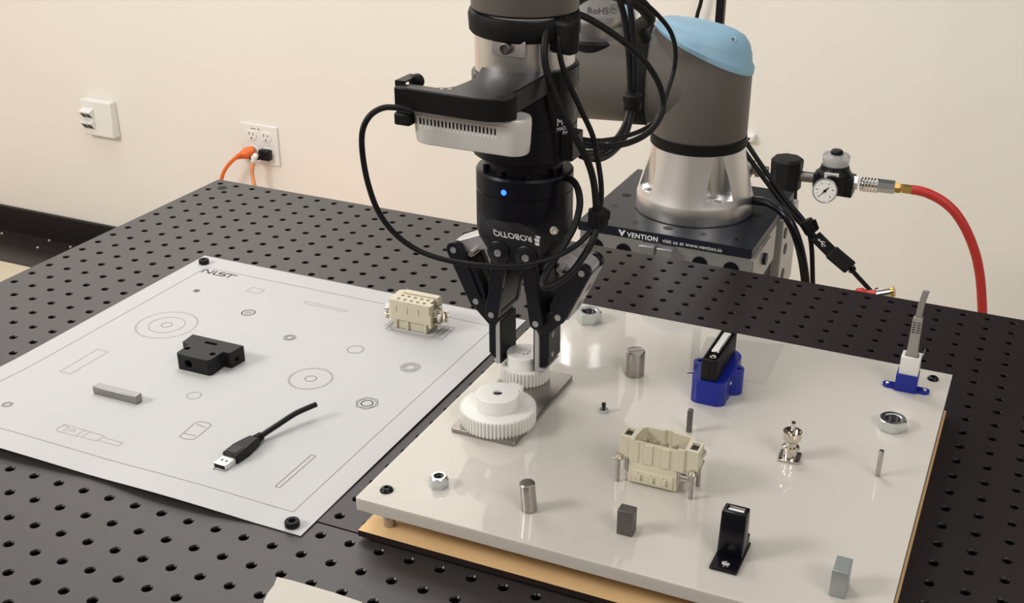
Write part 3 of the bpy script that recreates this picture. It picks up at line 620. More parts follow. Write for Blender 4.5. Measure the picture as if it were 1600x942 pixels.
# coax flange connector
cx, cy = .8560, -.4141
co = thing('coax_connector', 'nickel coaxial connector with square four-hole flange on white board', 'connector', (cx, cy, ZT))
fl = obj('flange', MB().box(cx - .0084, cx + .0084, cy - .0084, cy + .0084, ZT, ZT + .0018, rz=.05), 'nickel', co, bevel=.0006)
for sx in (-1, 1):
    for sy in (-1, 1): obj('flange_hole', MB().cyl((cx + sx * .0061, cy + sy * .0061, ZT + .0018), (cx + sx * .0061, cy + sy * .0061, ZT + .0020), .0013, n=12), 'thread_dark', fl)
obj('barrel', MB().lathe([(.0055, .0018), (.0052, .0080), (.0062, .0086), (.0062, .0110), (.0046, .0116), (.0044, .0170)], (cx, cy, ZT), n=28), 'nickel', co)
obj('bayonet_lug', MB().cyl((cx - .0070, cy, ZT + .0098), (cx + .0070, cy, ZT + .0098), .0013, n=10), 'nickel', co)
cr = obj('coupling_ring', MB().lathe([(.0048, .0150), (.0064, .0166), (.0072, .0180), (.0072, .0240), (.0062, .0240), (.0060, .0205), (.0001, .0205)], (cx, cy, ZT), n=32), 'nickel', co)
for k in range(4): a = k * PI / 2 + .4; obj('collet_finger', MB().box(cx + .0048 * math.cos(a) - .0007, cx + .0048 * math.cos(a) + .0007, cy + .0048 * math.sin(a) - .0007, cy + .0048 * math.sin(a) + .0007, ZT + .0205, ZT + .0252), 'nickel', cr)
obj('centre_pin', MB().cyl((cx, cy, ZT + .0205), (cx, cy, ZT + .0255), .0022, n=16).cyl((cx, cy, ZT + .0255), (cx, cy, ZT + .0312), .0015, n=16), 'chrome', co)
obj('pin_tip', MB().cyl((cx, cy, ZT + .0312), (cx, cy, ZT + .0322), .0015, n=16), 'thread_dark', co)

# black usb receptacle holder
us = thing('usb_receptacle', 'tall glossy black holder with upright usb socket, front of board', 'receptacle', (.8475, -.553, ZT))
obj('foot_plate', MB().box(.8380, .8572, -.5722, -.5350, ZT, ZT + .0024), 'black_anodised', us, bevel=.0008)
uc = obj('column', MB().prism([(.8386, -.5570), (.8564, -.5570), (.8564, -.5430), (.8386, -.5430)], ZT + .002, .0745, top=[(.8390, -.5545), (.8562, -.5545), (.8562, -.5435), (.8390, -.5435)]), 'black_anodised', us, bevel=.0012)
cutmesh(uc, [cutter(MB().box(.8415, .8540, -.5518, -.5462, .066, .09))])
obj('column_web', MB().box(.8386, .8564, -.5430, -.5375, ZT + .002, .0500), 'black_anodised', us, bevel=.0008)
obj('socket_tongue', MB().box(.8424, .8530, -.5508, -.5478, .0665, .0738), 'white_plastic', us, bevel=.0002)
obj('socket_lip', MB().box(.8416, .8539, -.5519, -.5514, .066, .0747).box(.8416, .8539, -.5466, -.5461, .066, .0747), 'chrome', us, smooth=0)
obj('foot_screw', MB().lathe([(.0029, 0), (.0029, .0008), (.0018, .0016), (.0009, .0016), (.0007, .0008)], (.8478, -.5652, ZT + .0024), n=18), 'chrome', us)

# ------------------------------------------------------------------ gripper
gr = thing('parallel_gripper', 'black two-finger adaptive gripper closed on a white gear', 'gripper', (GX, GY, .187))
def g3(x, dy, z): return (GX + x, GY - dy, z)
obj('gripper_body', MB().lathe([(.0330, .1975), (.0385, .1980), (.0385, .2155), (.0380, .2158), (.0380, .2162), (.0385, .2165), (.0385, .2300), (.0372, .2318), (.0200, .2318)], (GX, GY, 0), n=64), 'black_anodised', gr, smooth=30)
PSEC = ((.1990, .0384, .0384), (.1950, .0385, .0350), (.1890, .0385, .0300), (.1820, .0384, .0262), (.1760, .0372, .0243), (.1690, .0335, .0232), (.1600, .0285, .0230), (.1520, .0245, .0230), (.1470, .0190, .0230))
rg = []
for z, hx, dy in PSEC: rg.append([(GX + hx * math.cos(2 * PI * i / 72), GY + max(-dy, min(dy, hx * math.sin(2 * PI * i / 72))), z) for i in range(72)])
palm = obj('palm', MB().rings(rg), 'gripper_black', gr, smooth=28)
def facey(z):
    for (z1, _, d1), (z0, _, d0) in zip(PSEC, PSEC[1:]):
        if z0 <= z <= z1: return GY - (d0 + (d1 - d0) * (z - z0) / (z1 - z0)) - .00035
    return GY - .0234
def oncyl(x, y, cx_, cy_, r):
    d = ray(x, y); a = d.x ** 2 + d.y ** 2; ox, oy = CAM.x - cx_, CAM.y - cy_; b = ox * d.x + oy * d.y; c = ox * ox + oy * oy - r * r
    return CAM + d * ((-b - math.sqrt(b * b - a * c)) / a)
for sx in (-.0122, .0122):
    bs = obj('pivot_boss', MB().lathe([(.0098, -.002), (.0098, .0012), (.0088, .0020)], g3(sx, .0230, .1646), (0, -1, 0), 28), 'gripper_black', gr)
    obj('pivot_screw', MB().lathe([(.0031, 0), (.0030, .0008), (.0016, .0009), (.0014, .0002)], g3(sx, .0250, .1646), (0, -1, 0), 20), 'screw_grey', gr)
obj('cover_screw', MB().lathe([(.0034, 0), (.0032, .0012), (.0016, .0014), (.0012, .0006)], aty(866, 360, GY - .0262) + Vector((0, -.0002, 0)), (0, -1, .35), 20), 'chrome', gr)
led = oncyl(787, 301, GX, GY, .0385); obj('status_light', MB().lathe([(.0024, -.0005), (.0021, .0005), (.0004, .0008)], led, (led.x - GX, led.y - GY, 0), 16), 'blue_led', gr)
# lettering reads upside down, as the palm hangs
tp = aty(832, 368.5, GY - .0262)
def palmfn(u_, v_): z = tp.z - v_; return Vector((tp.x - u_ * .93, facey(z), z))
writing('palm_lettering', 'ROBOTIQ', .0081, gr, 'text_white', palmfn, 1.0, bold=.00014)
lg = MB()
for k, (du, v0, v1, w0) in enumerate(((-.0062, .0052, .0080, .0044), (-.0070, .0012, .0045, .0050), (-.0086, -.0020, .0006, .0048))):
    lg.add([palmfn(du, v0), palmfn(du + w0, v0), palmfn(du + w0 * .9, v1), palmfn(du + .0006, v1)], [(0, 1, 2, 3)])
obj('palm_logo', lg, 'text_white', gr, smooth=0)
def capsule(mb, circs, d0, d1):
    mb.yprism([(GX + a, b) for a, b in hull(circs)], GY - d1, GY - d0); return mb
for s in (-1, 1):
    kn = obj('outer_knuckle', capsule(MB(), [(s * .0290, .1665, .0070), (s * .0567, .1560, .0055)], -.0095, .0095), 'pad_alu', gr, bevel=.0008)
    obj('knuckle_pin', MB().cyl(g3(s * .0390, .0200, .1570), g3(s * .0390, -.0180, .1570), .0026, n=16), 'chrome', kn)
    of = MB(); capsule(of, [(s * .0567, .1560, .0068), (s * .0370, .1135, .0062)], .0098, .0165); capsule(of, [(s * .0567, .1560, .0068), (s * .0370, .1135, .0062)], -.0165, -.0098)
    capsule(of, [(s * .0500, .1410, .0064), (s * .0370, .1135, .0060)], -.0098, .0098)
    capsule(of, [(s * .0460, .1390, .0095), (s * .0360, .1200, .0075)], .0050, .0150)
    fo = obj('outer_finger', of, 'gripper_black', gr, bevel=.0006, smooth=30)
    d = Vector((s * .0197, 0, .0425)).normalized(); nn = Vector((s * d.z, 0, -s * d.x)); 
    if nn.x * s < 0: nn = -nn
    mid_ = Vector(g3(s * .0470, 0, .1350)) + nn * .0067
    obj('outer_sheen_plate', MB().obox(mid_, d * .0235, Vector((0, .0125, 0)), nn * .0010), 'pad_alu', fo, bevel=.0008)  # pale plate, the reflection on the black link put into its colour
    for k in (-.012, .006): obj('side_slot', MB().obox(mid_ + d * k + nn * .00102, d * .0040, Vector((0, .0050, 0)), nn * .0001), 'black_plastic', fo, smooth=0)
    ik = MB()
    for d0, d1 in ((.0165, .0225), (-.0225, -.0165)): capsule(ik, [(s * .0122, .1646, .0072), (s * .0160, .1350, .0060)], d0, d1); capsule(ik, [(s * .0160, .1350, .0058), (s * .0200, .1070, .0060)], d0 - .0004 if d0 > 0 else d0 + .0003, d1 - .0004 if d0 > 0 else d1 + .0003)
    capsule(ik, [(s * .0150, .1400, .0055), (s * .0195, .1120, .0055)], -.0165, .0165)
    obj('inner_knuckle', ik, 'gripper_black', gr, bevel=.0006, smooth=30)
    inn = MB(); capsule(inn, [(s * .0370, .1135, .0060), (s * .0200, .1070, .0058), (s * .0225, .0960, .0035)], -.0160, .0160)
    inn.yprism([(GX + s * .0195, .1040), (GX + s * .0195, .0620), (GX + s * .0235, .0620), (GX + s * .0275, .0665), (GX + s * .0275, .0960), (GX + s * .0300, .1040)], GY - .0125, GY + .0135)
    fi = obj('fingertip', inn, 'gripper_black', gr, bevel=.0010, smooth=30)
    obj('pad_plate', MB().yprism([(GX + s * .0158, .0985), (GX + s * .0158, .0605), (GX + s * .0170, .0585), (GX + s * (.0225 if s > 0 else .0200), .0585), (GX + s * (.0255 if s > 0 else .0215), .0608), (GX + s * (.0255 if s > 0 else .0215), .0624), (GX + s * .0197, .0624), (GX + s * .0197, .0985)], GY - .0150, GY + .0150), 'pad_alu', fi, bevel=.0004)
    obj('rubber_pad', MB().box(min(GX + s * .0148, GX + s * .0158), max(GX + s * .0148, GX + s * .0158), GY - .0150, GY + .0150, .0590, .0985), 'rubber_black', fi, bevel=.0004)
    for z in (.0915, .0730):
        obj('tip_screw', MB().lathe([(.0026, 0), (.0025, .0007), (.0013, .0008), (.0011, .0002)], (GX + s * .0275, GY - .0050, z), (s, 0, 0), 16), 'screw_grey', fi)
    for (x, dy, z) in ((.0567, .0165, .1560), (.0370, .0165, .1135), (.0200, .0225, .1070)):
        obj('pivot_pin', MB().lathe([(.0028, 0), (.0026, .0006)], g3(s * x, dy, z), (0, -1, 0), 18), 'screw_grey', gr)
obj('palm_spacer', MB().box(GX - .0110, GX + .0110, GY - .006, GY + .006, .1400, .1480), 'pad_alu', gr, bevel=.002)

# force sensor / adapter stack above the gripper
ad = thing('wrist_adapter', 'black cylindrical sensor adapter stack between camera bracket and gripper', 'adapter', (GX, GY, .2318))
obj('coupling_neck', MB().lathe([(.0300, .2318), (.0300, .2380), (.0330, .2385), (.0330, .2420), (.0310, .2440)], (GX, GY, 0), n=48), 'black_anodised', ad)
for a in (-140, -100, -60, -20):
    obj('coupling_bolt', MB().cyl((GX + .0318 * math.cos(math.radians(a)), GY + .0318 * math.sin(math.radians(a)), .2320), (GX + .0318 * math.cos(math.radians(a)), GY + .0318 * math.sin(math.radians(a)), .2355), .0020, n=12), 'black_plastic', ad)
obj('sensor_body', MB().lathe([(.0395, .2440), (.0405, .2448), (.0405, .2700), (.0400, .2704), (.0400, .2712), (.0405, .2716), (.0405, .3070), (.0390, .3085)], (GX, GY, 0), n=64), 'black_anodised', ad, smooth=30)
obj('connector_block', MB().box(GX + .0300, GX + .0465, GY - .016, GY + .006, .2460, .2660), 'black_plastic', ad, bevel=.001)
def wrap(cen, r, th0, z0): return lambda u_, v_: Vector((cen[0] + r * math.cos(th0 + u_ / r), cen[1] + r * math.sin(th0 + u_ / r), z0 + v_))
a0 = math.radians(-30)
writing('sensor_lettering', 'M', .0082, ad, 'text_white', wrap((GX, GY), .0408, a0, .2735)); writing('sensor_lettering', 'MADE', .0042, ad, 'text_white', wrap((GX, GY), .0408, a0, .2695)); writing('sensor_lettering', 'FRA', .0036, ad, 'text_white', wrap((GX, GY), .0408, a0 + .14, .2660))

# camera bracket and depth camera
cb = thing('camera_bracket', 'black bracket arm carrying the silver depth camera, left of wrist', 'bracket', (GX - .01, GY - .07, .2985))
zb0, zb1 = .2985, .3145
def BT(x, y): q = at(x, y, zb1); return (q.x, q.y)
A_ = [BT(*q) for q in ((615, 136), (633, 137.6), (683, 144.8), (735, 152.5), (760, 155.5), (790, 155.5), (800, 154), (807, 151.5), (808, 149), (803, 145.5), (804, 143), (812, 140))]
ring_ = [(GX + .0412 * math.cos(a), GY + .0412 * math.sin(a)) for a in [math.radians(q) for q in range(-42, 166, 13)]]
B_ = [BT(*q) for q in ((742, 121), (727, 128), (712, 134), (700, 136.5), (680, 136.3), (655, 132.5), (640, 131), (618, 133.5))]
obj('bracket_plate', MB().prism(A_ + ring_ + B_, zb0, zb1), 'black_plastic', cb, bevel=.0009, smooth=30)
q = at(782, 150.5, zb1); obj('bracket_hole', MB().cyl((q.x, q.y, zb1), (q.x, q.y, zb1 + .0002), .0028), 'rubber_black', cb)
for xx in (690, 703): q = at(xx, 139.5, zb1); obj('bracket_hole', MB().cyl((q.x, q.y, zb1), (q.x, q.y, zb1 + .0002), .0014, n=12), 'screw_grey', cb)
tl = aty(629, 150, GY - .100)
ct_ = thing('cable_tie', 'black ribbed cable tie around left end of camera bracket', 'cable tie', (tl.x, tl.y, .29))
yy0, yy1 = tl.y - .0028, tl.y + .0185
obj('strap', MB().box(tl.x - .0042, tl.x + .0042, yy0, yy0 + .0012, .2945, .3170).box(tl.x - .0042, tl.x + .0042, yy1 - .001, yy1, .2945, .3170).box(tl.x - .0042, tl.x + .0042, yy0, yy1, .3158, .3170).box(tl.x - .0042, tl.x + .0042, yy0, yy1, .2938, .2950), 'black_plastic_matt', ct_, bevel=.0004)
obj('tie_head', MB().box(tl.x - .0060, tl.x + .0066, yy0 - .001, yy0 + .0085, .2850, .2940), 'black_plastic_matt', ct_, bevel=.0015)
obj('strap_loop', MB().lathe([(.0042, -.0030), (.0052, -.0022), (.0052, .0022), (.0042, .0030)], (tl.x + .004, yy1 - .005, .3135), (0, 1, 0), 16), 'black_plastic_matt', ct_)

dc = thing('depth_camera', 'silver depth camera with vent slots hanging under black bracket', 'camera', (GX, GY - .088, .272))
cyc = GY - .0880; cx0 = GX - .0005
def stad(hx, r, n=12):
    o = []
    for sgn in (1, -1):
        for i in range(n + 1): a = -PI / 2 + PI * i / n if sgn > 0 else PI / 2 + PI * i / n; o.append((cx0 + sgn * (hx - r) + r * math.cos(a), cyc + r * math.sin(a)))
    return o
prof = [(.0425, .0105, .2725), (.0432, .0118, .2735), (.0440, .0124, .2800), (.0448, .0126, .2920), (.0448, .0126, .2965), (.0440, .0118, .2985)]
obj('camera_shell', MB().rings([[(x, y, z) for x, y in stad(a, r)] for a, r, z in prof]), 'silver_paint', dc, smooth=35)
yf = cyc - .01262; vs_ = MB(); hl = MB(); fc_lo = Vector((0, -.0125 - .0003, 0))
for k in range(21):
    x = GX - .0350 + .00292 * k
    vs_.yprism(hull([(x, .2913, .00062), (x, .2878, .00062)], 8), yf - .00012, yf + .001)
    hl.yprism([(x - .0002, .2867), (x + .0011, .2862), (x + .0011, .2845), (x - .0002, .2848)], yf + .00004, yf + .001)
obj('vent_slots', vs_, 'rubber_black', dc, smooth=0); obj('vent_louvres', hl, 'white_plastic', dc, smooth=0)
obj('seam_line', MB().box(GX - .0400, GX + .0330, yf - .00006, yf + .0005, .29395, .29415).box(GX - .016, GX + .0, yf - .00006, yf + .0005, .2951, .2953), 'print_ink', dc, smooth=0)
obj('lens_window', MB().prism(stad(.0400, .0090), .2718, .2726), 'black_anodised', dc)
q = Vector((GX - .0455, cyc, .2945)); obj('usb_plug', MB().box(q.x - .010, q.x + .002, q.y - .006, q.y + .004, .2880, .2975), 'black_plastic', dc, bevel=.001)

# ------------------------------------------------------------------ robot arm
BX, BY = .5945, .1890
ra = thing('industrial_robot', 'grey six-axis robot arm with blue joint cap on dark base plate', 'robot arm', (BX, BY, 0))
bc = obj('base_casting', MB().lathe([(.0745, .0012), (.0745, .0200), (.0735, .0225), (.0690, .0400), (.0620, .0680), (.0588, .0850), (.0560, .0870)], (BX, BY, 0), n=72), 'alu_brushed', ra, smooth=30)
cut = []
for k in range(4):
    a = math.radians(-48 + 90 * k); c_ = (BX + .0800 * math.cos(a), BY + .0800 * math.sin(a)); cut.append(cutter(MB().cyl((*c_, .0300), (*c_, .2), .0215, n=40)))
cutmesh(bc, cut)
for k in range(4):
    a = math.radians(-48 + 90 * k); c_ = (BX + .0660 * math.cos(a), BY + .0660 * math.sin(a))
    obj('base_bolt', MB().lathe([(.0048, 0), (.0048, .0004), (.0026, .0004)], (*c_, .0301), n=20), 'steel_dark', ra)
obj('base_gap_shade', MB().lathe([(.0765, 0), (.0765, .0008), (.0745, .0014)], (BX, BY, 0.0), n=72), 'plate_dark', ra)  # dark ring for the shaded gap under the base casting
obj('base_ring', MB().lathe([(.0588, .0860), (.0605, .0870), (.0605, .0985), (.0590, .1000)], (BX, BY, 0), n=64), 'rubber_black', ra)
AN = math.radians(192); UD = Vector((math.cos(AN), math.sin(AN), 0)); BC = Vector((BX, BY, 0)); HZ = .1665
NR = Vector((.42, .12, 1)).normalized()
def capz(x, y): return .2060 - (NR.x * (x - BX) + NR.y * (y - BY)) / NR.z
n_ = 64; rg = []
for rr_, zz in ((.0590, .0990), (.0600, .1005)): rg.append([(BX + rr_ * math.cos(2 * PI * i / n_), BY + rr_ * math.sin(2 * PI * i / n_), zz) for i in range(n_)])
rg.append([(BX + .060 * math.cos(2 * PI * i / n_), BY + .060 * math.sin(2 * PI * i / n_), capz(BX + .060 * math.cos(2 * PI * i / n_), BY + .060 * math.sin(2 * PI * i / n_))) for i in range(n_)])
sho = MB().rings(rg)
sho.lathe([(.0570, 0), (.0575, .05), (.0585, .064)], BC + Vector((0, 0, HZ)), UD, 64)
obj('shoulder_housing', sho, 'robot_grey', ra, smooth=35)
rg = []
for t_, rr_ in ((0, .0612), (.006, .0620), (.0075, .0605), (.0085, .0590), (.016, .0578), (.024, .0545), (.030, .0480), (.033, .0380), (.035, .0200)):
    ring = []
    for i in range(n_):
        a = 2 * PI * i / n_; x, y = BX + rr_ * math.cos(a), BY + rr_ * math.sin(a); ring.append((x + NR.x * 0, y, capz(x, y) + .0008 - .004 + t_ * .90 * (1 + .55 * (x - BX) / .06)))
    rg.append(ring)
cp = obj('joint_cap', MB().rings(rg), 'robot_blue', ra, smooth=50)
for sx, sy in ((1146, 64), (1049, 42)):
    q = sight(sx, sy, 1.385 if sx > 1100 else 1.405); obj('cap_notch', MB().lathe([(.0036, -.006), (.0040, .0045)], q, (0, -.8, .6), 16), 'robot_blue', cp)
    obj('cap_screw', MB().lathe([(.0021, 0), (.0020, .0012)], q + Vector((0, -.0038, .0028)), (0, -.8, .6), 12), 'steel_dark', cp)
obj('joint_band', MB().lathe([(.0600, .0640), (.0612, .0650), (.0612, .0840), (.0600, .0850)], BC + Vector((0, 0, HZ)), UD, 64), 'rubber_black', ra)
NK = BC + UD * .136
obj('upper_arm_housing', MB().lathe([(.0585, .0850), (.0585, .1650), (.0560, .1780), (.0480, .1880), (.0300, .1930)], BC + Vector((0, 0, HZ)), UD, 64).cyl((NK.x, NK.y, HZ), (NK.x, NK.y, .1995), .0440, .0430, n=48), 'robot_grey', ra, smooth=40)
obj('arm_ring', MB().lathe([(.0440, .1950), (.0480, .1960), (.0480, .2090), (.0425, .2122)], (NK.x, NK.y, 0), n=48), 'rubber_black', ra)
aj = obj('arm_joint', MB().lathe([(.0425, .2120), (.0435, .2160), (.0500, .2290), (.0535, .2380), (.0540, .2700), (.0540, .3000)], (NK.x, NK.y, 0), n=64), 'alu_polished', ra, smooth=50)
a1 = math.radians(-98)
lb = MB(); n2 = 24; rg = []
for z in (.2425, .2640): rg.append([(NK.x + .0543 * math.cos(a1 + (i / n2) * 1.25), NK.y + .0543 * math.sin(a1 + (i / n2) * 1.25), z) for i in range(n2)])
lbo = obj('rating_label', MB().rings(rg, cap=False, closed=False), 'pad_alu', aj, smooth=60)
writing('label_lettering', 'RoHS', .0110, lbo, 'print_ink', wrap((NK.x, NK.y), .0546, a1 + .34, .2475), bold=.0001)
ci = MB()
for r0 in (.0052,):
    m_ = 24; o_ = []
    for i in range(m_):
        a = 2 * PI * i / m_
        for rr_ in (r0, r0 - .0006): th = a1 + .93 + rr_ * math.cos(a) / .0546; o_.append((NK.x + .0546 * math.cos(th), NK.y + .0546 * math.sin(th), .2530 + rr_ * math.sin(a)))
    ci.add(o_, [(2 * i, (2 * i + 2) % (2 * m_), (2 * i + 3) % (2 * m_), 2 * i + 1) for i in range(m_)])
obj('label_mark', ci, 'print_ink', lbo, smooth=0)
writing('label_mark_letters', 'Pb', .0062, lbo, 'print_ink', wrap((NK.x, NK.y), .0547, a1 + .87, .2508))
obj('upper_arm_tube', MB().cyl((NK.x, NK.y, .3000), (NK.x, NK.y, .6200), .0480, n=40), 'robot_grey', ra)
EL = Vector((NK.x, NK.y, .66)); WR = Vector((GX + .004, GY + .01, .50))
obj('elbow_joint', MB().lathe([(.0440, -.06), (.0500, -.05), (.0500, .05), (.0440, .06)], EL, UD.cross(Vector((0, 0, 1))), 40), 'robot_grey', ra)
obj('forearm_tube', MB().cyl(EL, WR, .0430, .0380, n=36), 'robot_grey', ra)
wh = MB().lathe([(.0395, .3545), (.0402, .3555), (.0402, .4600), (.0390, .4650)], (GX, GY, 0), n=56); wh.lathe([(.0300, -.052), (.0390, -.045), (.0390, .045), (.0300, .052)], (GX, GY, .4950), (1, .2, 0), 40)
obj('wrist_housing', wh, 'robot_grey', ra, smooth=35)
tf = obj('tool_flange', MB().lathe([(.0372, .3085), (.0378, .3092), (.0380, .3300), (.0380, .3530)], (GX, GY, 0), n=64), 'alu_brushed', ra, smooth=35)
f0 = aty(794, 77, GY - .0380)
obj('connector_flat', MB().box(f0.x - .0135, f0.x + .0135, GY - .0383, GY - .0290, f0.z - .0055, f0.z + .0065), 'alu_polished', tf, bevel=.0005)
tcn = obj('tool_connector', MB().lathe([(.0042, 0), (.0042, .0040), (.0033, .0046), (.0030, .0030), (.0005, .0030)], (f0.x - .0008, GY - .0383, f0.z + .0010), (0, -1, 0), 24), 'steel_dark', tf)

# black silicone band holding the cables on the wrist
cbn = thing('wrist_band', 'black silicone strap wrapped around the robot wrist above silver ring', 'strap', (GX, GY, .331))
bn = MB(); rg = []
for i, (r_, z_) in enumerate(((.0384, .3365), (.0408, .3368), (.0416, .3385), (.0418, .3495), (.0408, .3525), (.0384, .3528))): rg.append([(GX + (r_ + .0008 * math.sin(3 * 2 * PI * k / 64 + i)) * math.cos(2 * PI * k / 64), GY + r_ * math.sin(2 * PI * k / 64), z_ + .0010 * math.sin(2 * PI * k / 64 * 2 + .6)) for k in range(64)])
bn.rings(rg, cap=False); obj('strap', bn, 'rubber_black', cbn, smooth=60)
q = sight(872, 55, .852)
obj('cable_pocket', MB().obox(q, Vector((.0155, -.004, 0)), Vector((.002, .0060, 0)), Vector((0, 0, .0125))), 'rubber_black', cbn, bevel=.004, seg=3)

# ------------------------------------------------------------------ loose cables round the wrist
def cable(name, label, pts, r, m='black_plastic_matt', ex=(), pre=()):
    P3 = [Vector(p) for p in pre] + [sight(*p) for p in pts] + [Vector(p) for p in ex]
    return tag(obj(name, tube(MB(), P3, r, n=12, k=7), m, smooth=60), label, 'cable')
cable('camera_cable', 'thin black cable looping from camera bracket under the gripper palm to the clip',
      [(640, 172, .812), (618, 168, .808), (597, 169, .805), (577, 182, .805), (566, 207, .81), (567, 245, .82), (576, 290, .835), (592, 332, .85), (618, 366, .865), (655, 392, .875), (705, 408, .88), (760, 415, .88), (810, 415, .88), (860, 404, .885), (898, 385, .895), (922, 362, .90), (933, 342, .905), (939, 315, .905), (939, 285, .90), (934, 250, .895), (926, 212, .885), (908, 172, .872), (891, 135, .862), (879, 104, .853), (874, 78, .848), (874, 55, .846), (880, 34, .850), (893, 14, .86), (908, 2, .88), (930, -9, .91), (958, -16, .95), (985, -8, .98), (1007, 5, 1.0), (1030, 26, 1.02), (1048, 50, 1.04), (1055.5, 79, 1.05), (1053, 110, 1.06), (1043, 143, 1.06), (1036, 165, 1.06), (1022, 190, 1.05), (1000, 205, 1.03), (965, 216, 1.0), (930, 221, .965), (906, 222, .94)], .0021)
cable('gripper_cable', 'thick black cable looping at right of gripper up to the wrist strap',
      [(878, 281, .915), (888, 279, .91), (899, 287, .905), (905, 304, .90), (905.5, 325, .90), (898, 352, .90), (886, 375, .898), (872, 397, .895), (857, 421, .89), (848.5, 438, .888), (851, 448, .886), (862, 447, .886), (879, 437, .89), (896, 422, .895), (912, 400, .90), (924, 380, .90), (932, 358, .90), (931, 340, .90), (931, 315, .895), (927, 281, .89), (917, 249, .88), (899, 215, .87), (879, 178, .86), (863, 138, .852), (854, 110, .846), (850.5, 84, .842), (852, 58, .842), (858, 36, .846), (872, 24, .855), (890, 20.5, .87), (913, 26, .89), (946, 45, .92), (979, 69, .95), (1009, 98, .98), (1029, 130, 1.0), (1036.5, 160, 1.01), (1031, 184, 1.01), (1013, 207, 1.0), (985, 222, .985), (955, 228, .96), (925, 228, .94), (908, 226, .93)], .0027)
cable('arm_cable', 'black cable pair hanging beside upper arm band behind the wrist, left strand',
      [(962, -20, 1.10), (968, 0, 1.10), (976, 30, 1.11), (981, 70, 1.12), (984, 110, 1.13), (985, 158, 1.14), (980, 186, 1.12), (970, 208, 1.08), (955, 226, 1.04), (935, 238, 1.0), (912, 240, .96)], .0031)
cable('arm_cable', 'black cable pair hanging beside upper arm band behind the wrist, right strand',
      [(980, -20, 1.10), (984, 5, 1.10), (988, 40, 1.11), (991, 80, 1.12), (992, 120, 1.13), (991, 158, 1.14), (985, 186, 1.12), (977, 212, 1.08), (961, 234, 1.03), (940, 247, .99), (920, 247, .96), (908, 243, .94)], .0029)
cable('arm_cable', 'thick black cable crossing above the silver joint to shoulder band',
      [(950, -14, 1.20), (985, -2, 1.22), (1006, 12, 1.25), (1014, 30, 1.28), (1000, 40, 1.32), (1008, 60, 1.345)], .0075)
def clip(name, label, x, y, dep, r, h, ax):
    p = sight(x, y, dep); t_ = thing(name, label, 'cable clip', p)
    obj('clip_band', MB().lathe([(r * .8, -h), (r, -h * .7), (r * 1.02, 0), (r, h * .7), (r * .8, h)], p, ax, 20), 'rubber_black', t_)
    obj('clip_rib', MB().lathe([(r * 1.0, h * .2), (r * 1.16, h * .3), (r * 1.16, h * .8), (r * .9, h * .95)], p, ax, 8), 'rubber_black', t_)
clip('cable_clip', 'black clip bunching two cables right of the gripper', 935, 343, .902, .0078, .0085, (.1, 0, 1))
clip('cable_clip', 'round black clip on cable pair in front of the robot shoulder', 988, 160, 1.135, .0088, .0088, (0, 0, 1))
obj_c = tag(obj('cable_plug', tube(MB(), [sight(903, 221, .925), sight(925, 224, .942), sight(938, 224, .958)], .0042), 'black_plastic'), 'black cable plug joined to right side of sensor adapter', 'plug')

# ------------------------------------------------------------------ robot stand
st = thing('robot_stand', 'aluminium profile stand with dark lettered mounting plate under robot', 'stand', (.589, .19, ZF))
PX0, PX1, PY0, PY1 = .4780, .7005, .0795, .3000
mp_ = obj('mounting_plate', MB().box(PX0, PX1, PY0, PY1, -.0127, 0), 'plate_dark', st, bevel=.0008)
def ph_(x, y, r, m='rubber_black'):
    q = at(x, y, 0); obj('plate_hole', MB().cyl((q.x, q.y, 0), (q.x, q.y, .0002), r), m, mp_)
for x, y, r in ((979, 305, .0062), (1183, 336.5, .0070), (1044, 356.5, .0062)): ph_(x, y, r)
for x, y in ((960, 321), (993, 347.5), (1098, 365.5), (1168, 354.5), (1153, 374.5), (1207, 302)):
    q = at(x, y, 0); obj('plate_screw', MB().lathe([(.0048, 0), (.0046, .0003), (.0028, .0003), (.0024, .0001)], (q.x, q.y, 0), n=20), 'black_plastic', mp_)
e = Vector((.505, PY0 - .0002, -.0105))
l0 = aty(979, 365.5, PY0)
writing('plate_lettering', 'VENTION', .0086, mp_, 'text_white', planar((aty(980, 367, PY0).x, PY0 - .0003, -.0105), (1, 0, 0), (0, 0, 1)), 1.10, bold=.00022)
writing('plate_lettering', 'visit us at www.vention.io', .0072, mp_, 'text_white', planar((aty(1035, 376, PY0).x, PY0 - .0003, -.0100), (1, 0, 0), (0, 0, 1)), 1.0)
v0 = aty(966, 360, PY0)
obj('plate_logo', MB().add([(v0.x, PY0 - .0003, -.0030), (v0.x + .0032, PY0 - .0003, -.0030), (v0.x + .0050, PY0 - .0003, -.0070), (v0.x + .0068, PY0 - .0003, -.0030), (v0.x + .0100, PY0 - .0003, -.0030), (v0.x + .0050, PY0 - .0003, -.0115)], [(0, 5, 2, 1), (2, 5, 4, 3)]), 'text_white', mp_, smooth=0)
fb = obj('front_beam', MB().box(.4800, .7010, .0815, .1215, -.0600, -.0130), 'alu_profile', st, bevel=.001)
obj('side_beam', MB().box(.6610, .7010, .1225, .2050, -.0600, -.0130), 'alu_profile', st, bevel=.001)
obj('side_plate', MB().box(.6990, .7030, .0830, .1700, -.0570, -.0150), 'alu_profile', st, bevel=.0008)
obj('rear_beam', MB().box(.6610, .7060, .2250, .3100, -.1250, -.0130), 'alu_profile', st, bevel=.001)
obj('left_beam', MB().box(.4800, .5200, .1225, .3000, -.0600, -.0130), 'alu_profile', st, bevel=.001)
obj('gap_shade_block', MB().box(.6600, .6940, .1600, .2300, -.1300, -.0140), 'dark_steel_frame', st, smooth=0)  # dark block filling the gap between beams, shade put into its colour
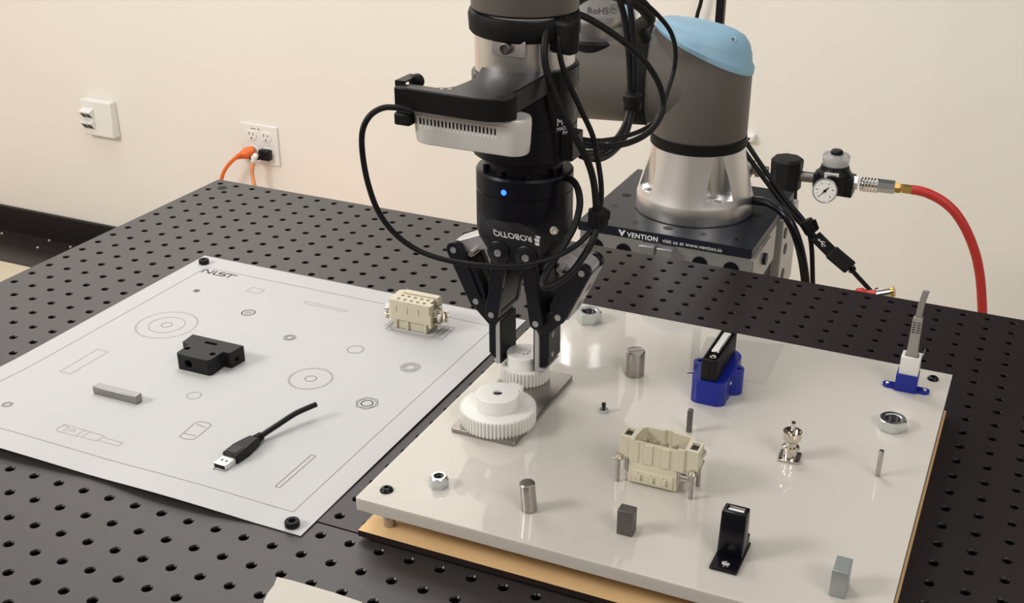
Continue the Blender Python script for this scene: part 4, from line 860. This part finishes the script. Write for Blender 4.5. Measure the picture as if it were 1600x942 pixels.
for x in (aty(998, 380, .066).x, aty(1026, 384, .066).x): obj('profile_end', MB().box(x, x + .019, .0660, .0820, -.0270, -.0135), 'alu_profile', st, bevel=.0006)
for x in (aty(931, 385, .081).x, aty(974, 392, .081).x, aty(1093, 412, .081).x, aty(1142, 420, .081).x): obj('beam_bolt', MB().cyl((x, .0816, -.0310), (x, .0806, -.0310), .0098, n=24), 'black_plastic', fb)
for y, z in ((.1360, -.0330), (.2500, -.0620), (.2500, -.0980), (.2400, -.0360)):
    obj('side_bolt', MB().cyl((.703, y, z), (.7070, y, z), .0075, n=20), 'black_plastic', st)
for x, y in ((.49, .10), (.67, .10), (.49, .27), (.67, .27)): obj('column', MB().box(x - .005, x + .035, y - .01, y + .03, ZF, -.0600), 'alu_profile', st, bevel=.001)

cable('base_cable', 'thick glossy black cable curving down from robot base', [(1150, 312, 1.53), (1166, 312, 1.51), (1180, 313.5, 1.49), (1203, 317.5, 1.46), (1227, 336, 1.44), (1243, 366, 1.44), (1253, 402, 1.45), (1259, 445, 1.47), (1262, 500, 1.50)], .0056, 'black_anodised', ex=[(.76, .10, -.3), (.78, .12, -.6), (.78, .14, ZF + .006)])
cable('slim_cable', 'thin black cable behind robot meeting the strap tie, upper strand', [(1135, 178, 1.55), (1157, 209, 1.54), (1191, 260, 1.52), (1225, 308, 1.51), (1256, 345, 1.50), (1264, 362, 1.50), (1268.5, 392, 1.51), (1270, 443, 1.53), (1272, 500, 1.56)], .0032, ex=[(.80, .14, -.5), (.80, .16, ZF + .004)])
cable('slim_cable', 'thin black cable behind robot meeting the strap tie, lower strand', [(1135, 195, 1.55), (1157, 228, 1.54), (1191, 275, 1.52), (1222, 316, 1.51), (1253, 351, 1.50), (1270, 366, 1.50), (1277, 373, 1.50)], .0032)
p = sight(1264, 354, 1.495); vt = thing('strap_tie', 'black hook-and-loop tie knotted round two thin cables', 'cable tie', p)
obj('wrap', MB().lathe([(.0085, -.009), (.0098, -.006), (.0098, .006), (.0085, .009)], p, (.6, 0, -.8), 8), 'rubber_black', vt); obj('tail', MB().obox(p + Vector((.006, -.004, .004)), (.005, 0, .003), (0, .001, 0), (-.003, 0, .006)), 'rubber_black', vt, bevel=.0005)
up2 = thing('usb_coupling', 'black usb plug joined to a black extension socket hanging diagonally', 'connector', sight(1298, 390, 1.5))
a_, b2, c2 = sight(1272, 367, 1.50), sight(1296, 391, 1.50), sight(1329, 419, 1.50)
ax = (b2 - a_).normalized(); vd = (CAM - b2).normalized(); sd = ax.cross(vd).normalized()
pp_ = obj('plug_body', MB().obox((a_ + b2) / 2 + ax * .003, ax * .0150, sd * .0080, vd * .0045), 'black_plastic', up2, bevel=.0015)
ax3 = (c2 - b2).normalized(); obj('socket_body', MB().obox((b2 + c2) / 2 + ax3 * .001, ax3 * .0165, sd * .0098, vd * .0055), 'black_plastic_matt', up2, bevel=.0022)
obj('plug_tip', MB().obox(b2 - ax * .0002, ax * .0045, sd * .0055, vd * .0022), 'alu_polished', up2)
obj('plug_boot', MB().cyl(a_ - ax * .012, a_ - ax * .006 + ax * .003, .0038, .0050, n=14), 'black_plastic', up2); obj('socket_boot', MB().cyl(c2 + ax3 * .001, c2 + ax3 * .006, .0060, .0042, n=14), 'black_plastic', up2)
um = MB(); uc0 = (a_ + b2) / 2 + vd * .00465 + ax * .001
def UM(a, b): return uc0 + ax * a + sd * b
for (p0, p1) in (((-.006, 0), (.006, 0)), ((-.001, 0), (.002, .0026)), ((.002, .0026), (.004, .0026)), ((-.003, 0), (.000, -.0026)), ((.000, -.0026), (.002, -.0026))):
    A0, A1 = UM(*p0), UM(*p1); d_ = (A1 - A0).normalized(); n9 = d_.cross(vd).normalized() * .0004; um.add([A0 - n9, A1 - n9, A1 + n9, A0 + n9], [(0, 1, 2, 3)])
um.lathe([(.0012, 0), (.0012, .00005)], UM(-.006, 0), vd, 10)
obj('trident_mark', um, 'text_white', pp_, smooth=0)
cable('extension_cable', 'thin black cable running down from the usb coupling behind table', [(1325, 415, 1.50), (1340, 432, 1.51), (1352, 445, 1.52), (1366, 461, 1.53), (1378, 478, 1.55)], .0030, ex=[(.93, .12, -.3), (.95, .14, -.7), (.95, .16, ZF + .004)])

# ------------------------------------------------------------------ post, air regulator and hoses behind the robot
YR = .70
po = tag(obj('black_post', MB().box(.4545, .4685, YR + .03, YR + .045, ZF, .62), 'black_plastic', smooth=0, bevel=.002), 'slim black vertical post rising behind the blue robot cap', 'post')
tag(obj('signal_cable', tube(MB(), [aty(1106, -80, 1.37), aty(1098, -14, 1.37), aty(1094, 8, 1.37), aty(1089, 26, 1.37), aty(1080, 80, 1.375), aty(1075, 300, 1.38), (.30, 1.38, -.85)], .0045), 'black_plastic_matt'), 'thin black cord hanging on wall behind blue robot cap', 'cord')
rg_ = thing('air_regulator', 'black air pressure regulator with round gauge and clear knob', 'regulator', aty(1305, 290, YR))
def R_(x, y, dy=0): return aty(x, y, YR + dy)
s1 = 1967.9 / 1000 / F_PX * 1000  # metres per pixel at the regulator
mpp = 1.968 / F_PX
def axis2(x0, y0, x1, y1, dy=0): return R_(x0, y0, dy), R_(x1, y1, dy)
obj('inlet_pipe', MB().cyl(*axis2(1120, 256, 1200, 268), .0085, n=18).cyl(*axis2(1160, 260, 1176, 264), .0150, n=18).cyl(*axis2(1182, 266, 1188, 267), .0125, n=6), 'steel_dark', rg_)
vb = MB(); c0 = R_(1228, 276); hh = mpp * 31
vb.lathe([(.022, -.024), (.027, -.018), (.027, .015), (.0275, .020), (.0275, .030), (.024, .034)], c0, (0, 0, 1), 8, ph=.3)
vb.cyl(c0 + Vector((.010, 0, -.024)), c0 + Vector((.012, 0, -.050)), .012, n=16)
obj('shutoff_valve', vb, 'black_plastic_matt', rg_, bevel=.001, smooth=30)
obj('nipple', MB().cyl(*axis2(1250, 275, 1282, 279), .0088, n=18), 'steel_dark', rg_)
c1 = R_(1303, 277)
rb = MB().lathe([(.0260, -.0240), (.0290, -.0200), (.0290, .0100), (.0260, .0120), (.0235, .0190), (.0230, .0225)], c1, (0, 0, 1), 28)
rb.obox(c1 + Vector((.018, 0, -.010)), (.0165, 0, 0), (0, .016, 0), (0, 0, .0165)); rb.obox(c1 + Vector((-.020, 0, -.006)), (.012, 0, 0), (0, .014, 0), (0, 0, .013))
obj('regulator_body', rb, 'black_plastic', rg_, bevel=.0015)
kb = obj('clear_knob', MB().lathe([(.0150, .0200), (.0215, .0210), (.0225, .0300), (.0225, .0380), (.0212, .0400), (.0060, .0405)], c1, (0, 0, 1), 32), 'clear_plastic', rg_)
obj('knob_core', MB().lathe([(.0080, .0200), (.0175, .0215), (.0175, .0270), (.0080, .0290), (.0070, .0390)], c1, (0, 0, 1), 24), 'pad_alu', kb)
obj('knob_cap', MB().lathe([(.0098, .0405), (.0104, .0415), (.0104, .0450), (.0080, .0475)], c1, (0, 0, 1), 24), 'black_plastic', kb)
lab = R_(1303, 264); vdr = Vector((.10, -.99, 0)).normalized(); sdr = Vector((.99, .10, 0))
obj('body_label', MB().obox(c1 + Vector((0, -.0262, .0110)), sdr * .0115, (0, .0010, 0), (0, 0, .0042)), 'white_plastic', rg_, bevel=.0002)
obj('label_print', MB().obox(c1 + Vector((0, -.0273, .0122)), sdr * .0088, (0, .0001, 0), (0, 0, .0007)), 'print_ink_faint', rg_, smooth=0)
gc = R_(1296, 290) + Vector((0, -.040, .004)); gd = Vector((.18, -.95, .22)).normalized()
gg = obj('gauge_case', MB().lathe([(.0050, -.022), (.0185, -.010), (.0200, -.002), (.0200, .0030), (.0188, .0038)], gc, gd, 36), 'black_plastic', rg_)
obj('gauge_dial', MB().lathe([(.0180, .0038), (.0180, .0041)], gc, gd, 36), 'white_plastic', gg)
obj('gauge_bezel', MB().lathe([(.0180, .0040), (.0190, .0048), (.0203, .0044), (.0206, .0010)], gc, gd, 36, cap=False), 'clear_plastic', gg)
gu = gd.cross(Vector((0, 0, 1))).normalized() * -1; gv = gu.cross(gd) * -1
if gv.z < 0: gv = -gv
if gu.x < 0: gu = -gu
mk = MB(); gp0 = gc + gd * .0043
for k in range(11):
    a = math.radians(225 - 27 * k); q = gp0 + gu * .0132 * math.cos(a) + gv * .0132 * math.sin(a); t1 = gu * math.cos(a) + gv * math.sin(a); t2 = gu * -math.sin(a) + gv * math.cos(a)
    L_, W_ = (.0016, .0007) if k % 2 == 0 else (.0008, .0004); mk.add([q - t1 * L_ - t2 * W_, q + t1 * L_ - t2 * W_, q + t1 * L_ + t2 * W_, q - t1 * L_ + t2 * W_], [(0, 1, 2, 3)])
obj('dial_marks', mk, 'print_ink', gg, smooth=0)
a = math.radians(48); t1 = gu * math.cos(a) + gv * math.sin(a); t2 = gu * -math.sin(a) + gv * math.cos(a); gp1 = gp0 + gd * .0003
obj('gauge_needle', MB().add([gp1 - t1 * .0125 - t2 * .0002, gp1 - t2 * .0013, gp1 + t1 * .0062 - t2 * .0013, gp1 + t1 * .0100, gp1 + t1 * .0062 + t2 * .0013, gp1 + t2 * .0013, gp1 - t1 * .0125 + t2 * .0002], [tuple(range(7))]), 'print_ink', gg, smooth=0)
obj('gauge_hub', MB().lathe([(.0026, .0045), (.0020, .0058)], gc, gd, 16), 'black_plastic', gg)
o1, o2 = R_(1329, 285), R_(1400, 293); oa = (o2 - o1).normalized()
obj('outlet_nut', MB().cyl(R_(1326, 284.5), R_(1334, 285.5), .0085, n=16).cyl(R_(1334, 285), R_(1341, 286), .0125, n=6), 'zinc', rg_)
qc = thing('hose_coupler', 'silver quick-release coupler with brass end on red hose', 'coupler', R_(1372, 290))
kn_ = MB(); sA, sB = R_(1345, 287), R_(1373, 290); d9 = (sB - sA); L9 = d9.length
kn_.lathe([(.0118, 0), (.0128, .002)] + [(.0128 if k % 2 else .0112, .004 + k * (L9 - .006) / 9) for k in range(10)] + [(.0118, L9)], sA, d9, 24)
obj('knurled_sleeve', kn_, 'chrome', qc, smooth=20); obj('coupler_body', MB().cyl(sB, R_(1398, 293), .0118, n=8), 'zinc', qc, smooth=20)
obj('brass_nut', MB().cyl(R_(1399, 293), R_(1407, 294), .0092, n=6), 'brass', qc, smooth=20); obj('brass_tail', MB().cyl(R_(1407, 294), R_(1409, 294.4), .0070, n=16).cyl(R_(1410, 294.4), R_(1428, 297), .0078, n=8), 'brass', qc, smooth=20)
tag(obj('red_air_hose', tube(MB(), [R_(1425, 296.3), R_(1436, 298), R_(1452, 303), R_(1474, 315), R_(1494, 334), R_(1511, 362), R_(1524, 396), R_(1531, 430), R_(1534, 465), R_(1535, 500), R_(1535, 560), (.955, YR, -.60), (.94, YR + .01, ZF + .012)], .0078, n=16), 'red_hose'), 'red rubber air hose curving down from the silver coupler', 'hose')
YH = .16
lh = thing('hose_fitting', 'silver and brass fitting on red hose lying low behind table edge', 'fitting', aty(1384, 457, YH))
obj('sleeve', MB().cyl(aty(1371, 459.5, YH), aty(1393, 456, YH), .0062, n=16), 'chrome', lh, smooth=20); obj('brass_tip', MB().cyl(aty(1393, 456, YH), aty(1397.5, 455.3, YH), .0064, n=14), 'brass', lh)
obj('red_hose', tube(MB(), [aty(1372, 459.3, YH), aty(1355, 461, YH), aty(1335, 468, YH), (.80, .17, -.20), (.77, .19, -.5), (.77, .20, ZF + .008)], .0056), 'red_hose', lh)
